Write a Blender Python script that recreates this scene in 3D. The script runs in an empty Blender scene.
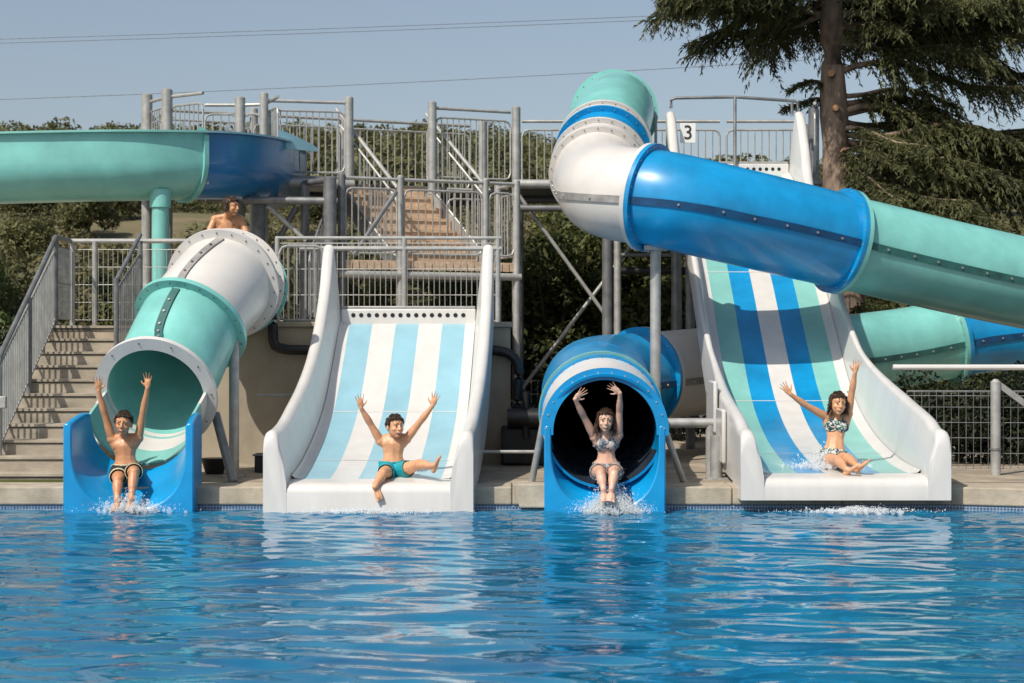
import bpy, bmesh, math, random
import numpy as np
from mathutils import Vector, Matrix, noise as mnoise
random.seed(11); rng = np.random.default_rng(5)
PI = math.pi
V = Vector
scene = bpy.context.scene
C = scene.collection

# ------------------------------------------------------------------ scale
F, CAMD, CAMH, HZ = 1760.0, 16.0, 1.45, 350.0
def P(px, py, Y):
    s = F / (CAMD + Y)
    return V(((px - 512) / s, Y, CAMH - (py - HZ) / s))

# ------------------------------------------------------------------ materials
def nd(nt, t, **k):
    n = nt.nodes.new(t)
    for a, b in k.items():
        if a in n.inputs: n.inputs[a].default_value = b
        else: setattr(n, a, b)
    return n

def mat(name, col, rough=0.5, metal=0.0, var=0.12, scale=3.0, stretch=(1,1,1), bump=0.0, bscale=40.0,
        coat=0.0, spec=0.5, rvar=0.1, col2=None, sss=0.0):
    m = bpy.data.materials.new(name); m.use_nodes = True
    nt = m.node_tree; b = nt.nodes['Principled BSDF']; L = nt.links.new
    b.inputs['Metallic'].default_value = metal
    b.inputs['Coat Weight'].default_value = coat
    b.inputs['Coat Roughness'].default_value = 0.12
    b.inputs['Specular IOR Level'].default_value = spec
    if sss:
        b.inputs['Subsurface Weight'].default_value = sss
        b.inputs['Subsurface Radius'].default_value = (0.012, 0.005, 0.003)
        b.inputs['Subsurface Scale'].default_value = 1.0
    tc = nd(nt, 'ShaderNodeTexCoord'); mp = nd(nt, 'ShaderNodeMapping')
    mp.inputs['Scale'].default_value = stretch
    L(tc.outputs['Object'], mp.inputs['Vector'])
    n1 = nd(nt, 'ShaderNodeTexNoise', Scale=scale, Detail=6.0, Roughness=0.62)
    L(mp.outputs[0], n1.inputs['Vector'])
    cr = nd(nt, 'ShaderNodeValToRGB')
    c2 = col2 if col2 else tuple(max(0, c*(1-var*2)) for c in col)
    c1 = tuple(min(1, c*(1+var)) for c in col) if not col2 else col
    cr.color_ramp.elements[0].position = 0.3; cr.color_ramp.elements[1].position = 0.68
    cr.color_ramp.elements[0].color = (*c2, 1); cr.color_ramp.elements[1].color = (*c1, 1)
    L(n1.outputs['Fac'], cr.inputs[0]); L(cr.outputs[0], b.inputs['Base Color'])
    mr = nd(nt, 'ShaderNodeMapRange')
    mr.inputs['To Min'].default_value = max(0.02, rough - rvar); mr.inputs['To Max'].default_value = min(1, rough + rvar)
    n2 = nd(nt, 'ShaderNodeTexNoise', Scale=scale*2.7, Detail=4.0)
    L(mp.outputs[0], n2.inputs['Vector']); L(n2.outputs['Fac'], mr.inputs[0]); L(mr.outputs[0], b.inputs['Roughness'])
    if bump:
        n3 = nd(nt, 'ShaderNodeTexNoise', Scale=bscale, Detail=5.0)
        L(mp.outputs[0], n3.inputs['Vector'])
        bp = nd(nt, 'ShaderNodeBump', Strength=bump, Distance=0.02)
        L(n3.outputs['Fac'], bp.inputs['Height']); L(bp.outputs[0], b.inputs['Normal'])
    return m

def leaf_mat(name, dark, light, scale=2.0, trans=0.3):
    m = bpy.data.materials.new(name); m.use_nodes = True
    nt = m.node_tree; L = nt.links.new; nt.nodes.clear()
    out = nd(nt, 'ShaderNodeOutputMaterial')
    g = nd(nt, 'ShaderNodeNewGeometry')
    n = nd(nt, 'ShaderNodeTexNoise', Scale=scale, Detail=4.0)
    L(g.outputs['Position'], n.inputs['Vector'])
    oi = nd(nt, 'ShaderNodeObjectInfo')
    add = nd(nt, 'ShaderNodeMath', operation='ADD'); L(n.outputs['Fac'], add.inputs[0])
    mu = nd(nt, 'ShaderNodeMath', operation='MULTIPLY_ADD'); L(oi.outputs['Random'], mu.inputs[0])
    mu.inputs[1].default_value = 0.3; mu.inputs[2].default_value = -0.15; L(mu.outputs[0], add.inputs[1])
    ri = nd(nt, 'ShaderNodeMath', operation='MULTIPLY_ADD'); L(g.outputs['Random Per Island'], ri.inputs[0])
    ri.inputs[1].default_value = 0.35; ri.inputs[2].default_value = -0.17
    add2 = nd(nt, 'ShaderNodeMath', operation='ADD'); L(add.outputs[0], add2.inputs[0]); L(ri.outputs[0], add2.inputs[1])
    cr = nd(nt, 'ShaderNodeValToRGB')
    cr.color_ramp.elements[0].position = 0.3; cr.color_ramp.elements[1].position = 0.72
    cr.color_ramp.elements[0].color = (*dark, 1); cr.color_ramp.elements[1].color = (*light, 1)
    L(add2.outputs[0], cr.inputs[0])
    d = nd(nt, 'ShaderNodeBsdfPrincipled', Roughness=0.6); L(cr.outputs[0], d.inputs['Base Color'])
    d.inputs['Specular IOR Level'].default_value = 0.25
    t = nd(nt, 'ShaderNodeBsdfTranslucent'); L(cr.outputs[0], t.inputs['Color'])
    mx = nd(nt, 'ShaderNodeMixShader', Fac=trans)
    L(d.outputs[0], mx.inputs[1]); L(t.outputs[0], mx.inputs[2]); L(mx.outputs[0], out.inputs[0])
    return m

M = {}
M['white']  = mat('white gelcoat', (0.63,0.615,0.59), 0.34, var=0.04, scale=2.2, stretch=(2.2,2.2,0.45), coat=0.25, bump=0.03, bscale=9)
M['jteal'] = mat('teal joint sealant',(0.028,0.125,0.115),.5,var=.2,scale=5)
M['jblue'] = mat('blue joint sealant',(0.004,0.06,0.16),.5,var=.2,scale=5)
M['jwhite'] = mat('grey joint sealant',(0.30,0.29,0.28),.55,var=.2,scale=5)
M['white2'] = mat('white gelcoat tube', (0.63,0.605,0.575), 0.36, var=0.04, scale=2.5, stretch=(1,1,1), coat=0.25)
M['teal']   = mat('teal gelcoat', (0.205,0.545,0.50), 0.36, var=0.10, scale=2.2, coat=0.3, bump=0.02, bscale=6)
M['teal2']  = mat('pale teal gelcoat', (0.22,0.51,0.47), 0.36, var=0.08, scale=2.2, coat=0.3)
M['blue']   = mat('blue gelcoat', (0.004,0.265,0.57), 0.33, var=0.13, scale=2.2, coat=0.35, bump=0.02, bscale=6)
M['brightblue'] = mat('bright blue gelcoat', (0.003,0.275,0.60), 0.33, var=0.12, scale=2.2, coat=0.35, bump=0.02, bscale=6)
M['navy']   = mat('deep blue gelcoat', (0.003,0.16,0.40), 0.30, var=0.12, scale=1.6, coat=0.35)
M['sky']    = mat('light blue gelcoat', (0.27,0.49,0.58), 0.35, var=0.06, scale=2.2, coat=0.3)
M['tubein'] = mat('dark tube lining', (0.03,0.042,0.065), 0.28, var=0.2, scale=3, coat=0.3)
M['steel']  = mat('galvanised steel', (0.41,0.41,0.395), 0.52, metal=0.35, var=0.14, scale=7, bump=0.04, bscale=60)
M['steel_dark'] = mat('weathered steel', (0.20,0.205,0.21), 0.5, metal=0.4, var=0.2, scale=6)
M['bolt']   = mat('bolt steel', (0.55,0.55,0.53), 0.35, metal=0.7, var=0.1, scale=20)
M['boltd']  = mat('rusty bolt', (0.22,0.17,0.13), 0.6, metal=0.3, var=0.3, scale=20)
M['black']  = mat('black plastic', (0.012,0.012,0.013), 0.45, var=0.3, scale=6)
M['hole']   = mat('dark outlet', (0.006,0.006,0.007), 0.6, var=0.1)
M['concrete'] = mat('pale concrete', (0.40,0.345,0.265), 0.85, var=0.14, scale=4, bump=0.25, bscale=55)
M['step']   = mat('step concrete', (0.36,0.315,0.25), 0.85, var=0.16, scale=3, stretch=(1,1,2.5), bump=0.25, bscale=60)
M['nose']   = mat('step nosing', (0.13,0.115,0.10), 0.8, var=0.2, scale=8)
M['render'] = mat('rendered wall', (0.37,0.32,0.245), 0.9, var=0.12, scale=2.5, stretch=(1,1,0.5), bump=0.15, bscale=70)
M['coping'] = mat('stone coping', (0.42,0.36,0.275), 0.8, var=0.15, scale=5, bump=0.2, bscale=50)
M['paving'] = mat('deck paving', (0.37,0.31,0.235), 0.85, var=0.2, scale=2.5, bump=0.2, bscale=40)
M['wood']   = mat('tan plank', (0.58,0.42,0.285), 0.75, var=0.16, scale=5, stretch=(1,6,6), bump=0.1)
M['sign']   = mat('white sign', (0.78,0.77,0.74), 0.5, var=0.03)
M['ink']    = mat('black lettering', (0.02,0.02,0.02), 0.6, var=0.1)
M['bark']   = mat('conifer bark', (0.26,0.19,0.14), 0.9, var=0.35, scale=6, stretch=(1,1,0.35), bump=0.9, bscale=16)
M['stub']   = mat('cut wood', (0.50,0.27,0.13), 0.8, var=0.2, scale=9)
M['twig']   = mat('brown stems', (0.09,0.065,0.045), 0.9, var=0.3)
M['needle'] = leaf_mat('conifer needles', (0.024,0.033,0.018), (0.135,0.142,0.060), 1.1, 0.35)
M['laurel'] = leaf_mat('laurel leaves', (0.035,0.05,0.018), (0.21,0.22,0.07), 1.0, 0.38)
M['bushlit'] = leaf_mat('bright leaves', (0.03,0.05,0.018), (0.15,0.19,0.06), 2.2, 0.35)
M['oak']    = leaf_mat('hill oak leaves', (0.052,0.062,0.026), (0.15,0.15,0.062), 0.25, 0.25)
M['scrub']  = leaf_mat('dry scrub leaves', (0.06,0.066,0.028), (0.17,0.155,0.068), 0.5, 0.25)
M['tile']   = None

def tile_mat():
    m = bpy.data.materials.new('mosaic tile'); m.use_nodes = True
    nt = m.node_tree; L = nt.links.new; b = nt.nodes['Principled BSDF']
    tc = nd(nt, 'ShaderNodeTexCoord'); mp = nd(nt, 'ShaderNodeMapping')
    mp.inputs['Rotation'].default_value = (PI/2, 0, 0)
    L(tc.outputs['Object'], mp.inputs[0])
    br = nd(nt, 'ShaderNodeTexBrick', Scale=1.0)
    br.offset = 0.0
    br.inputs['Color1'].default_value = (0.02,0.06,0.16,1); br.inputs['Color2'].default_value = (0.06,0.14,0.28,1)
    br.inputs['Mortar'].default_value = (0.3,0.35,0.4,1); br.inputs['Mortar Size'].default_value = 0.004
    br.inputs['Brick Width'].default_value = 0.028; br.inputs['Row Height'].default_value = 0.028
    L(mp.outputs[0], br.inputs['Vector']); L(br.outputs[0], b.inputs['Base Color'])
    b.inputs['Roughness'].default_value = 0.2
    return m
M['tile'] = tile_mat()

def skin_mat(name, col):
    return mat(name, col, 0.42, var=0.10, scale=14, sss=0.12, spec=0.5, rvar=0.12)
M['skin1'] = skin_mat('tanned skin', (0.58,0.28,0.14))
M['skin2'] = skin_mat('warm skin', (0.64,0.335,0.185))
M['skin3'] = skin_mat('fair skin', (0.66,0.40,0.29))
M['hair_dark'] = mat('dark brown hair', (0.060,0.034,0.020), 0.5, var=0.4, scale=30, stretch=(3,3,0.6), bump=0.5, bscale=60)
M['hair_brown'] = mat('brown hair', (0.06,0.028,0.014), 0.4, var=0.4, scale=30, stretch=(3,3,0.6), bump=0.5, bscale=60)
M['eyew'] = mat('eye white', (0.45,0.42,0.40), 0.3, var=0.02)
M['iris'] = mat('dark iris', (0.02,0.012,0.008), 0.15, var=0.05)
M['lip']  = mat('open mouth', (0.24,0.07,0.055), 0.4, var=0.1)
M['teeth'] = mat('teeth', (0.62,0.58,0.53), 0.35, var=0.02)
M['shorts_dark'] = mat('dark swim cloth', (0.025,0.026,0.022), 0.6, var=0.3, scale=12, bump=0.3, bscale=50)
M['shorts_trim'] = mat('white trim cloth', (0.62,0.60,0.42), 0.6, var=0.1)
M['shorts_teal'] = mat('turquoise swim cloth', (0.008,0.30,0.36), 0.55, var=0.12, scale=12, bump=0.3, bscale=50)

def print_mat(name, cols, scale):
    m = bpy.data.materials.new(name); m.use_nodes = True
    nt = m.node_tree; L = nt.links.new; b = nt.nodes['Principled BSDF']
    tc = nd(nt, 'ShaderNodeTexCoord'); vo = nd(nt, 'ShaderNodeTexVoronoi', Scale=scale)
    L(tc.outputs['Object'], vo.inputs['Vector'])
    cr = nd(nt, 'ShaderNodeValToRGB'); cr.color_ramp.interpolation = 'CONSTANT'
    sp = nd(nt, 'ShaderNodeSeparateColor'); L(vo.outputs['Color'], sp.inputs[0]); L(sp.outputs[0], cr.inputs[0])
    e = cr.color_ramp.elements
    e[0].color = (*cols[0],1); e[1].color = (*cols[1],1); e[1].position = 1/len(cols)
    for i in range(2, len(cols)):
        q = e.new(i/len(cols)); q.color = (*cols[i],1)
    L(cr.outputs[0], b.inputs['Base Color']); b.inputs['Roughness'].default_value = 0.6
    return m
M['bikini_a'] = print_mat('pale print cloth', [(0.40,0.37,0.36),(0.16,0.19,0.22),(0.46,0.40,0.38),(0.07,0.10,0.14)], 45)
M['bikini_b'] = print_mat('leaf print cloth', [(0.62,0.60,0.55),(0.03,0.09,0.09),(0.10,0.28,0.26),(0.55,0.5,0.45),(0.02,0.03,0.05)], 60)

# ------------------------------------------------------------------ mesh builder
class MB:
    def __init__(s): s.v = []; s.f = []; s.m = []; s.mats = []
    def mi(s, m):
        if m not in s.mats: s.mats.append(m)
        return s.mats.index(m)
    def add(s, verts, faces, m):
        o = len(s.v); i = s.mi(m)
        s.v.extend(tuple(v) for v in verts)
        for f in faces: s.f.append(tuple(k+o for k in f)); s.m.append(i)
    def box(s, lo, hi, m, Mx=None):
        x0,y0,z0 = lo; x1,y1,z1 = hi
        v = [V((x,y,z)) for z in (z0,z1) for y in (y0,y1) for x in (x0,x1)]
        if Mx: v = [Mx @ p for p in v]
        s.add(v, [(0,2,3,1),(4,5,7,6),(0,1,5,4),(2,6,7,3),(0,4,6,2),(1,3,7,5)], m)
    def bar(s, a, b, r, m, n=8, r2=None, caps=True):
        a = V(a); b = V(b); t = (b-a)
        if t.length < 1e-6: return
        t.normalize(); u = t.orthogonal().normalized(); w = t.cross(u)
        r2 = r if r2 is None else r2
        vs = []
        for c, rr in ((a,r),(b,r2)):
            for k in range(n):
                q = 2*PI*k/n; vs.append(c + (u*math.cos(q)+w*math.sin(q))*rr)
        fs = [(k,(k+1)%n,n+(k+1)%n,n+k) for k in range(n)]
        if caps: fs += [tuple(range(n-1,-1,-1)), tuple(range(n,2*n))]
        s.add(vs, fs, m)
    def flat(s, a, b, w, h, m, up=V((0,0,1))):
        a = V(a); b = V(b); t = (b-a).normalized(); sd = t.cross(up)
        if sd.length < 1e-4: sd = t.orthogonal()
        sd.normalize(); u = sd.cross(t)
        vs = []
        for c in (a,b):
            for (i,j) in ((-1,-1),(1,-1),(1,1),(-1,1)): vs.append(c+sd*i*w/2+u*j*h/2)
        s.add(vs, [(0,1,2,3),(7,6,5,4),(0,4,5,1),(1,5,6,2),(2,6,7,3),(3,7,4,0)], m)
    def tube(s, pts, r, m, n=8):
        pts = [V(p) for p in pts]; fr = frames(pts); vs = []; fs = []
        for i,(p,(t,sd,up)) in enumerate(zip(pts,fr)):
            rr = r[i] if isinstance(r,(list,tuple)) else r
            for k in range(n):
                a = 2*PI*k/n; vs.append(p+(sd*math.cos(a)+up*math.sin(a))*rr)
        for i in range(len(pts)-1):
            for k in range(n):
                k2=(k+1)%n; fs.append((i*n+k,i*n+k2,(i+1)*n+k2,(i+1)*n+k))
        fs += [tuple(range(n-1,-1,-1)), tuple((len(pts)-1)*n+k for k in range(n))]
        s.add(vs, fs, m)
    def ball(s, c, r, m, sub=1):
        vs, fs = ICO[sub]; c = V(c)
        if not isinstance(r,(tuple,list,Vector)): r = (r,r,r)
        s.add([c+V((v[0]*r[0],v[1]*r[1],v[2]*r[2])) for v in vs], fs, m)
    def build(s, name, parent=None, smooth=True, angle=35, bevel=0):
        me = bpy.data.meshes.new(name)
        me.from_pydata(s.v, [], s.f)
        for m in s.mats: me.materials.append(M[m] if isinstance(m,str) else m)
        me.polygons.foreach_set('material_index', s.m)
        bm = bmesh.new(); bm.from_mesh(me); bmesh.ops.recalc_face_normals(bm, faces=bm.faces); bm.to_mesh(me); bm.free()
        if smooth:
            me.shade_smooth(); me.set_sharp_from_angle(angle=math.radians(angle))
        o = bpy.data.objects.new(name, me); C.objects.link(o)
        if bevel:
            md = o.modifiers.new('soft edges','BEVEL'); md.width = bevel; md.segments = 2; md.limit_method='ANGLE'; md.angle_limit=math.radians(40)
        if parent:
            o.parent = parent
            o.matrix_parent_inverse = world_of(parent).inverted()
        return o

def world_of(o):
    m = o.matrix_basis.copy()
    p = o
    while p.parent:
        m = p.parent.matrix_basis @ p.matrix_parent_inverse @ m if False else m
        p = p.parent
    # top-level things only carry a translation; parts keep identity transforms with a parent inverse
    return o.matrix_basis.copy() if not o.parent else Matrix.Identity(4)

ICO = {}
for sub in (1,2,3):
    bm = bmesh.new(); bmesh.ops.create_icosphere(bm, subdivisions=sub, radius=1)
    bm.verts.ensure_lookup_table()
    ICO[sub] = ([tuple(v.co) for v in bm.verts], [tuple(v.index for v in f.verts) for f in bm.faces]); bm.free()

def frames(pts):
    fr = []
    for i in range(len(pts)):
        a = pts[max(0,i-1)]; b = pts[min(len(pts)-1,i+1)]
        t = (b-a).normalized()
        sd = t.cross(V((0,0,1)))
        if sd.length < 1e-3: sd = V((1,0,0))
        sd.normalize(); fr.append((t, sd, sd.cross(t).normalized()))
    return fr

def spline(ctrl, step=0.06):
    c = [V(p) for p in ctrl]; c = [c[0]*2-c[1]] + c + [c[-1]*2-c[-2]]
    out = []
    for i in range(1, len(c)-2):
        p0,p1,p2,p3 = c[i-1:i+3]
        d0=max(1e-4,(p1-p0).length**.5); d1=max(1e-4,(p2-p1).length**.5); d2=max(1e-4,(p3-p2).length**.5)
        m1=(p1-p0)/d0-(p2-p0)/(d0+d1)+(p2-p1)/d1; m2=(p2-p1)/d1-(p3-p1)/(d1+d2)+(p3-p2)/d2
        m1*=d1; m2*=d1
        n = max(2,int((p2-p1).length/step))
        for k in range(n):
            t=k/n; t2=t*t; t3=t2*t
            out.append(p1*(2*t3-3*t2+1)+m1*(t3-2*t2+t)+p2*(-2*t3+3*t2)+m2*(t3-t2))
    out.append(c[-2]); return out

def tag(o, label, cat, group=None, kind=None):
    o['label'] = label; o['category'] = cat
    if group: o['group'] = group
    if kind: o['kind'] = kind
    return o
def struct(o): o['kind'] = 'structure'; return o
def thing(name, loc, label, cat, group=None):
    o = bpy.data.objects.new(name, None); C.objects.link(o); o.location = loc; o.empty_display_size = 0.2
    return tag(o, label, cat, group)

# ------------------------------------------------------------------ tube slides
def shell(pts, fr, ro, ri, m, name, parent, a0=0, a1=2*PI, n=56, inner=None, b=None):
    full = abs(a1-a0-2*PI) < 1e-4
    k = n if full else n+1
    b = b or MB(); vs = []
    for (p,(t,sd,up)) in zip(pts,fr):
        for r in (ro,ri):
            for j in range(k):
                a = a0+(a1-a0)*j/n; vs.append(p+(sd*math.cos(a)+up*math.sin(a))*r)
    fo=[]; fi=[]; N=len(pts); W=2*k
    for i in range(N-1):
        for j in range(n):
            j2=(j+1)%k
            fo.append((i*W+j,i*W+j2,(i+1)*W+j2,(i+1)*W+j))
            fi.append((i*W+k+j2,i*W+k+j,(i+1)*W+k+j,(i+1)*W+k+j2))
        if not full:
            for j in (0,n): fo.append((i*W+j,(i+1)*W+j,(i+1)*W+k+j,i*W+k+j))
    for i in (0,N-1):
        for j in range(n):
            j2=(j+1)%k; fo.append((i*W+j,i*W+k+j,i*W+k+j2,i*W+j2))
    o=len(b.v); b.v.extend(tuple(v) for v in vs)
    for fs,mm in ((fo,m),(fi,inner or m)):
        q=b.mi(mm)
        for f in fs: b.f.append(tuple(x+o for x in f)); b.m.append(q)
    return b.build(name,parent) if name else b

def flange(p, f, ri, ro, th, m, name, parent, bolts=22, a0=0, a1=2*PI, boltm='boltd', br=0.0085):
    t,sd,up=f
    pts=[p-t*th/2,p+t*th/2]
    b=shell(pts,[f,f],ro,ri,m,None,None,a0,a1)
    if bolts:
        for k in range(bolts):
            a=a0+(a1-a0)*(k+.5)/bolts; d=sd*math.cos(a)+up*math.sin(a)
            c=p+d*(ri+(ro-ri)*.62)
            b.bar(c-t*(th/2+.008),c+t*(th/2+.008),br,boltm,6)
    return b.build(name,parent,angle=40)

def seam(pts, fr, ro, ang, m, parent, bm='bolt', gap=0.3, name='joint_strip'):
    b=MB(); vs=[]; w=.04; m={'teal':'jteal','blue':'jblue','brightblue':'jblue'}.get(m,'jwhite')
    for p,(t,sd,up) in zip(pts,fr):
        d=sd*math.cos(ang)+up*math.sin(ang); e=t.cross(d).normalized()
        for r,q in ((ro-.01,-w),(ro+.016,-w),(ro+.016,w),(ro-.01,w)): vs.append(p+d*r+e*q)
    fs=[]
    for i in range(len(pts)-1):
        for j in range(4): fs.append((i*4+j,i*4+(j+1)%4,i*4+4+(j+1)%4,i*4+4+j))
    fs+=[(0,1,2,3),tuple(len(vs)-4+j for j in (3,2,1,0))]
    b.add(vs,fs,m)
    L=0
    for i in range(1,len(pts)):
        L+=(pts[i]-pts[i-1]).length
        if L>gap:
            L=0; t,sd,up=fr[i]; d=sd*math.cos(ang)+up*math.sin(ang); e=t.cross(d).normalized()
            c=pts[i]+d*(ro+.016); b.bar(c,c+d*.014,.013,bm,8)
    return b.build(name,parent,angle=30)

def nearest(pts, key): return min(range(len(pts)), key=lambda i: key(pts[i]))

def scoop(cx, rings, th, zb, m, parent, name='splash_scoop', n=36, lean=0.0):
    """open U-shaped outlet: rings back->front of (Y, half width, z of straight sides' foot, depth of the U, z of rim, exponent)"""
    b=MB(); vs=[]; W=0
    for (Y,a,zc,dep,zt,ex) in rings:
        row=[]
        cxx=cx+lean*(Y-rings[-1][0])
        for k in range(5): row.append(V((cxx-a,Y,zt+(zc-zt)*k/5)))
        for k in range(n+1):
            q=PI*k/n; c=math.cos(q); s=math.sin(q)
            row.append(V((cxx-a*math.copysign(abs(c)**ex,c),Y,zc-dep*abs(s)**ex)))
        for k in range(1,6): row.append(V((cxx+a,Y,zc+(zt-zc)*k/5)))
        # outer skin: rounded rim then straight down
        o=[]
        for k in range(1,6):
            q=PI*k/6; o.append(V((cxx+a+th/2-th/2*math.cos(q),Y,zt+th*.45*math.sin(q))))
        o.append(V((cxx+a+th,Y,zt))); o.append(V((cxx+a+th,Y,zb)))
        o.append(V((cxx-a-th,Y,zb))); o.append(V((cxx-a-th,Y,zt)))
        for k in range(1,6):
            q=PI*k/6; o.append(V((cxx-a-th/2-th/2*math.cos(q),Y,zt+th*.45*math.sin(q))))
        row+=o; W=len(row); vs+=row
    fs=[]
    for i in range(len(rings)-1):
        for j in range(W): fs.append((i*W+j,i*W+(j+1)%W,(i+1)*W+(j+1)%W,(i+1)*W+j))
    b.add(vs,fs,m)
    # front and back faces: strip from the U edge to the outer skin
    nin=5+n+1+5
    for i in (0,len(rings)-1):
        base=i*W
        inn=[base+k for k in range(nin)]
        right=[base+nin+k for k in range(7)]       # rim round + down to the right bottom corner
        left=[base+nin+7+k for k in range(7)]      # left bottom corner, up, rim
        mid=nin//2
        # right half
        fs2=[tuple(inn[mid:]+right), tuple(left+inn[:mid+1])]
        # bottom triangle
        fs2.append((inn[mid],right[-1],left[0]))
        # (first ngon ends at right bottom corner, second starts at left bottom corner)
        q=b.mi(m)
        for f in fs2: b.f.append(f); b.m.append(q)
    return b.build(name,parent,angle=42,bevel=.012)

# ---- slide 1: teal and white tube, left
t1=thing('tube_slide',(-3.4,0.6,0.2),'teal and white enclosed tube slide with blue outlet beside the concrete steps','water slide')
RO,RI=.50,.475
path1=spline([(-2.99,3.3,2.14),(-2.99,2.62,2.15),(-2.955,1.98,2.12),(-3.18,1.42,1.70),(-3.33,.98,1.22),(-3.375,.70,1.045),(-3.40,.45,.93),(-3.42,.22,.83)],.04)
fr1=frames(path1)
iA=nearest(path1,lambda p:abs(p.y-2.62)); iB=nearest(path1,lambda p:abs(p.y-1.98)); iC=nearest(path1,lambda p:abs(p.y-1.42)); iD=nearest(path1,lambda p:abs(p.y-.70))
shell(path1[:iA+1],fr1[:iA+1],RO,RI,'teal','entry_section',t1)
shell(path1[iA:iB+1],fr1[iA:iB+1],RO,RI,'white2','white_section',t1)
shell(path1[iB:iC+1],fr1[iB:iC+1],RO,RI,'white2','white_section',t1)
shell(path1[iC:iD+1],fr1[iC:iD+1],RO,RI,'teal','teal_section',t1)
flange(path1[0],fr1[0],RI,.53,.05,'teal','flange',t1)
flange(path1[iA],fr1[iA],RO-.01,.55,.05,'teal','flange',t1)
flange(path1[iA]+fr1[iA][0]*.052,fr1[iA],RO-.01,.585,.05,'white2','flange',t1)
flange(path1[iB],fr1[iB],RO-.01,.585,.05,'white2','flange',t1)
flange(path1[iC],fr1[iC],RO-.01,.585,.05,'teal','flange',t1)
flange(path1[iD],fr1[iD],RI-.005,.59,.055,'white','mouth_flange',t1,bolts=11)
seam(path1[iB+1:iC-1],fr1[iB+1:iC-1],RO,PI/2+.12,'white2',t1,'boltd',.1)
seam(path1[iC+1:iD-1],fr1[iC+1:iD-1],RO,PI/2+.12,'teal',t1,'bolt',.13)
iE=iD+1; iF=nearest(path1,lambda p:abs(p.y-.46))
LO,HI=PI-.05,2*PI+.05
shell(path1[iD:iE+1],fr1[iD:iE+1],RO,RI,'teal2','open_trough',t1,LO,HI)
shell(path1[iE:iF+1],fr1[iE:iF+1],RO+.004,RI,'white','open_trough',t1,LO,HI)
shell(path1[iF:],fr1[iF:],RO,RI,'teal2','open_trough',t1,LO,HI)
scoop(-3.43,[(.26,.475,.83,.475,.84,1),(.12,.48,.78,.50,.84,.97),(-.02,.49,.72,.535,.82,.92),(-.16,.50,.66,.56,.79,.86),(-.27,.51,.6,.58,.76,.8)],.075,-.3,'brightblue',t1,lean=.03)
b=MB(); b.bar((-2.86,.98,.83),(-2.62,.55,.2),.045,'steel_dark',12); b.box((-2.70,.47,.2),(-2.54,.63,.215),'steel_dark'); b.build('support_strut',t1)
b=MB(); b.bar((-2.74,1.35,.2),(-2.74,1.35,1.55),.05,'steel',14); b.box((-2.84,1.25,.2),(-2.64,1.45,.215),'steel'); b.build('support_post',t1)
b=MB(); b.bar((-3.98,.5,.2),(-3.9,.62,.62),.04,'steel',12); b.build('support_strut',t1)

# ---- slide 3: the long tube from the top of the tower down round to the pool
t3=thing('tube_slide',(.83,0,.2),'long spiralling blue, teal and white tube slide from tower top to round blue mouth','water slide')
R3,R3I=.53,.505
path3=spline([(1.45,8.95,4.80),(1.42,8.2,4.74),(1.29,7.1,4.42),(1.13,5.9,3.90),(1.03,4.8,3.44),(1.16,3.8,3.22),(1.68,3.36,3.10),(2.5,3.42,2.92),(3.95,3.95,2.63),(5.95,4.55,2.24),
  (7.7,5.3,2.0),(8.35,6.6,1.9),(7.6,7.9,1.78),(6.4,8.05,1.66),(5.2,7.75,1.47),(3.9,6.9,1.33),(2.9,5.95,1.24),(1.98,5.3,1.16),(1.22,4.4,1.1),(.95,3.2,1.07),(.84,2.0,1.03),(.83,.9,.95),(.83,.35,.845),(.83,-.22,.72)],.06)
fr3=frames(path3)
# cut points by arc length of nearest control
def cut(pt): return nearest(path3,lambda p:(p-V(pt)).length)
cuts=[0,cut((1.17,6.2,4.03)),cut((1.15,5.95,3.92)),cut((1.1,5.5,3.73)),cut((1.06,5.15,3.57)),cut((1.50,3.46,3.14)),cut((3.72,3.86,2.67)),cut((6.6,4.8,2.14)),cut((8.2,6.9,1.86)),cut((5.95,8.0,1.59)),cut((4.15,7.08,1.36)),cut((1.56,4.85,1.13)),cut((.84,1.5,.99)),cut((.83,.34,.845)),cut((.83,-.12,.74)),len(path3)-1]
cols=['teal','white','blue','white','white2','blue','teal','blue','teal','blue','teal','white2','blue','blue','white','brightblue']
cols=['teal','white','blue','white','white2','blue','teal','white2','blue','teal','white2','blue','blue','white','brightblue']
nm={'teal':'teal_section','white':'white_band','white2':'white_section','blue':'blue_section','brightblue':'mouth_section'}
dark_from=11
for i in range(len(cuts)-1):
    a,bq=cuts[i],cuts[i+1]
    n_='white_band' if cols[i]=='white' else nm[cols[i]]
    if i==9: cols[i]='teal'
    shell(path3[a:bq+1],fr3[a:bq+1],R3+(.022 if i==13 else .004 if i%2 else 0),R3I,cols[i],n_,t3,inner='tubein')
for i in (1,2,3,4,5,6,7,8,9,10,11):
    c=cuts[i]; m1=cols[i-1]; m2=cols[i]
    t=fr3[c][0]
    if m1==m2: m2=m1
    flange(path3[c]-t*.026,fr3[c],R3-.01,.60,.05,m1,'flange',t3,boltm='boltd' if 'white' in m1 else 'bolt')
    flange(path3[c]+t*.026,fr3[c],R3-.01,.60,.05,m2,'flange',t3,boltm='boltd' if 'white' in m2 else 'bolt')
flange(path3[0],fr3[0],R3-.03,.62,.06,'teal','entry_flange',t3)

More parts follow.
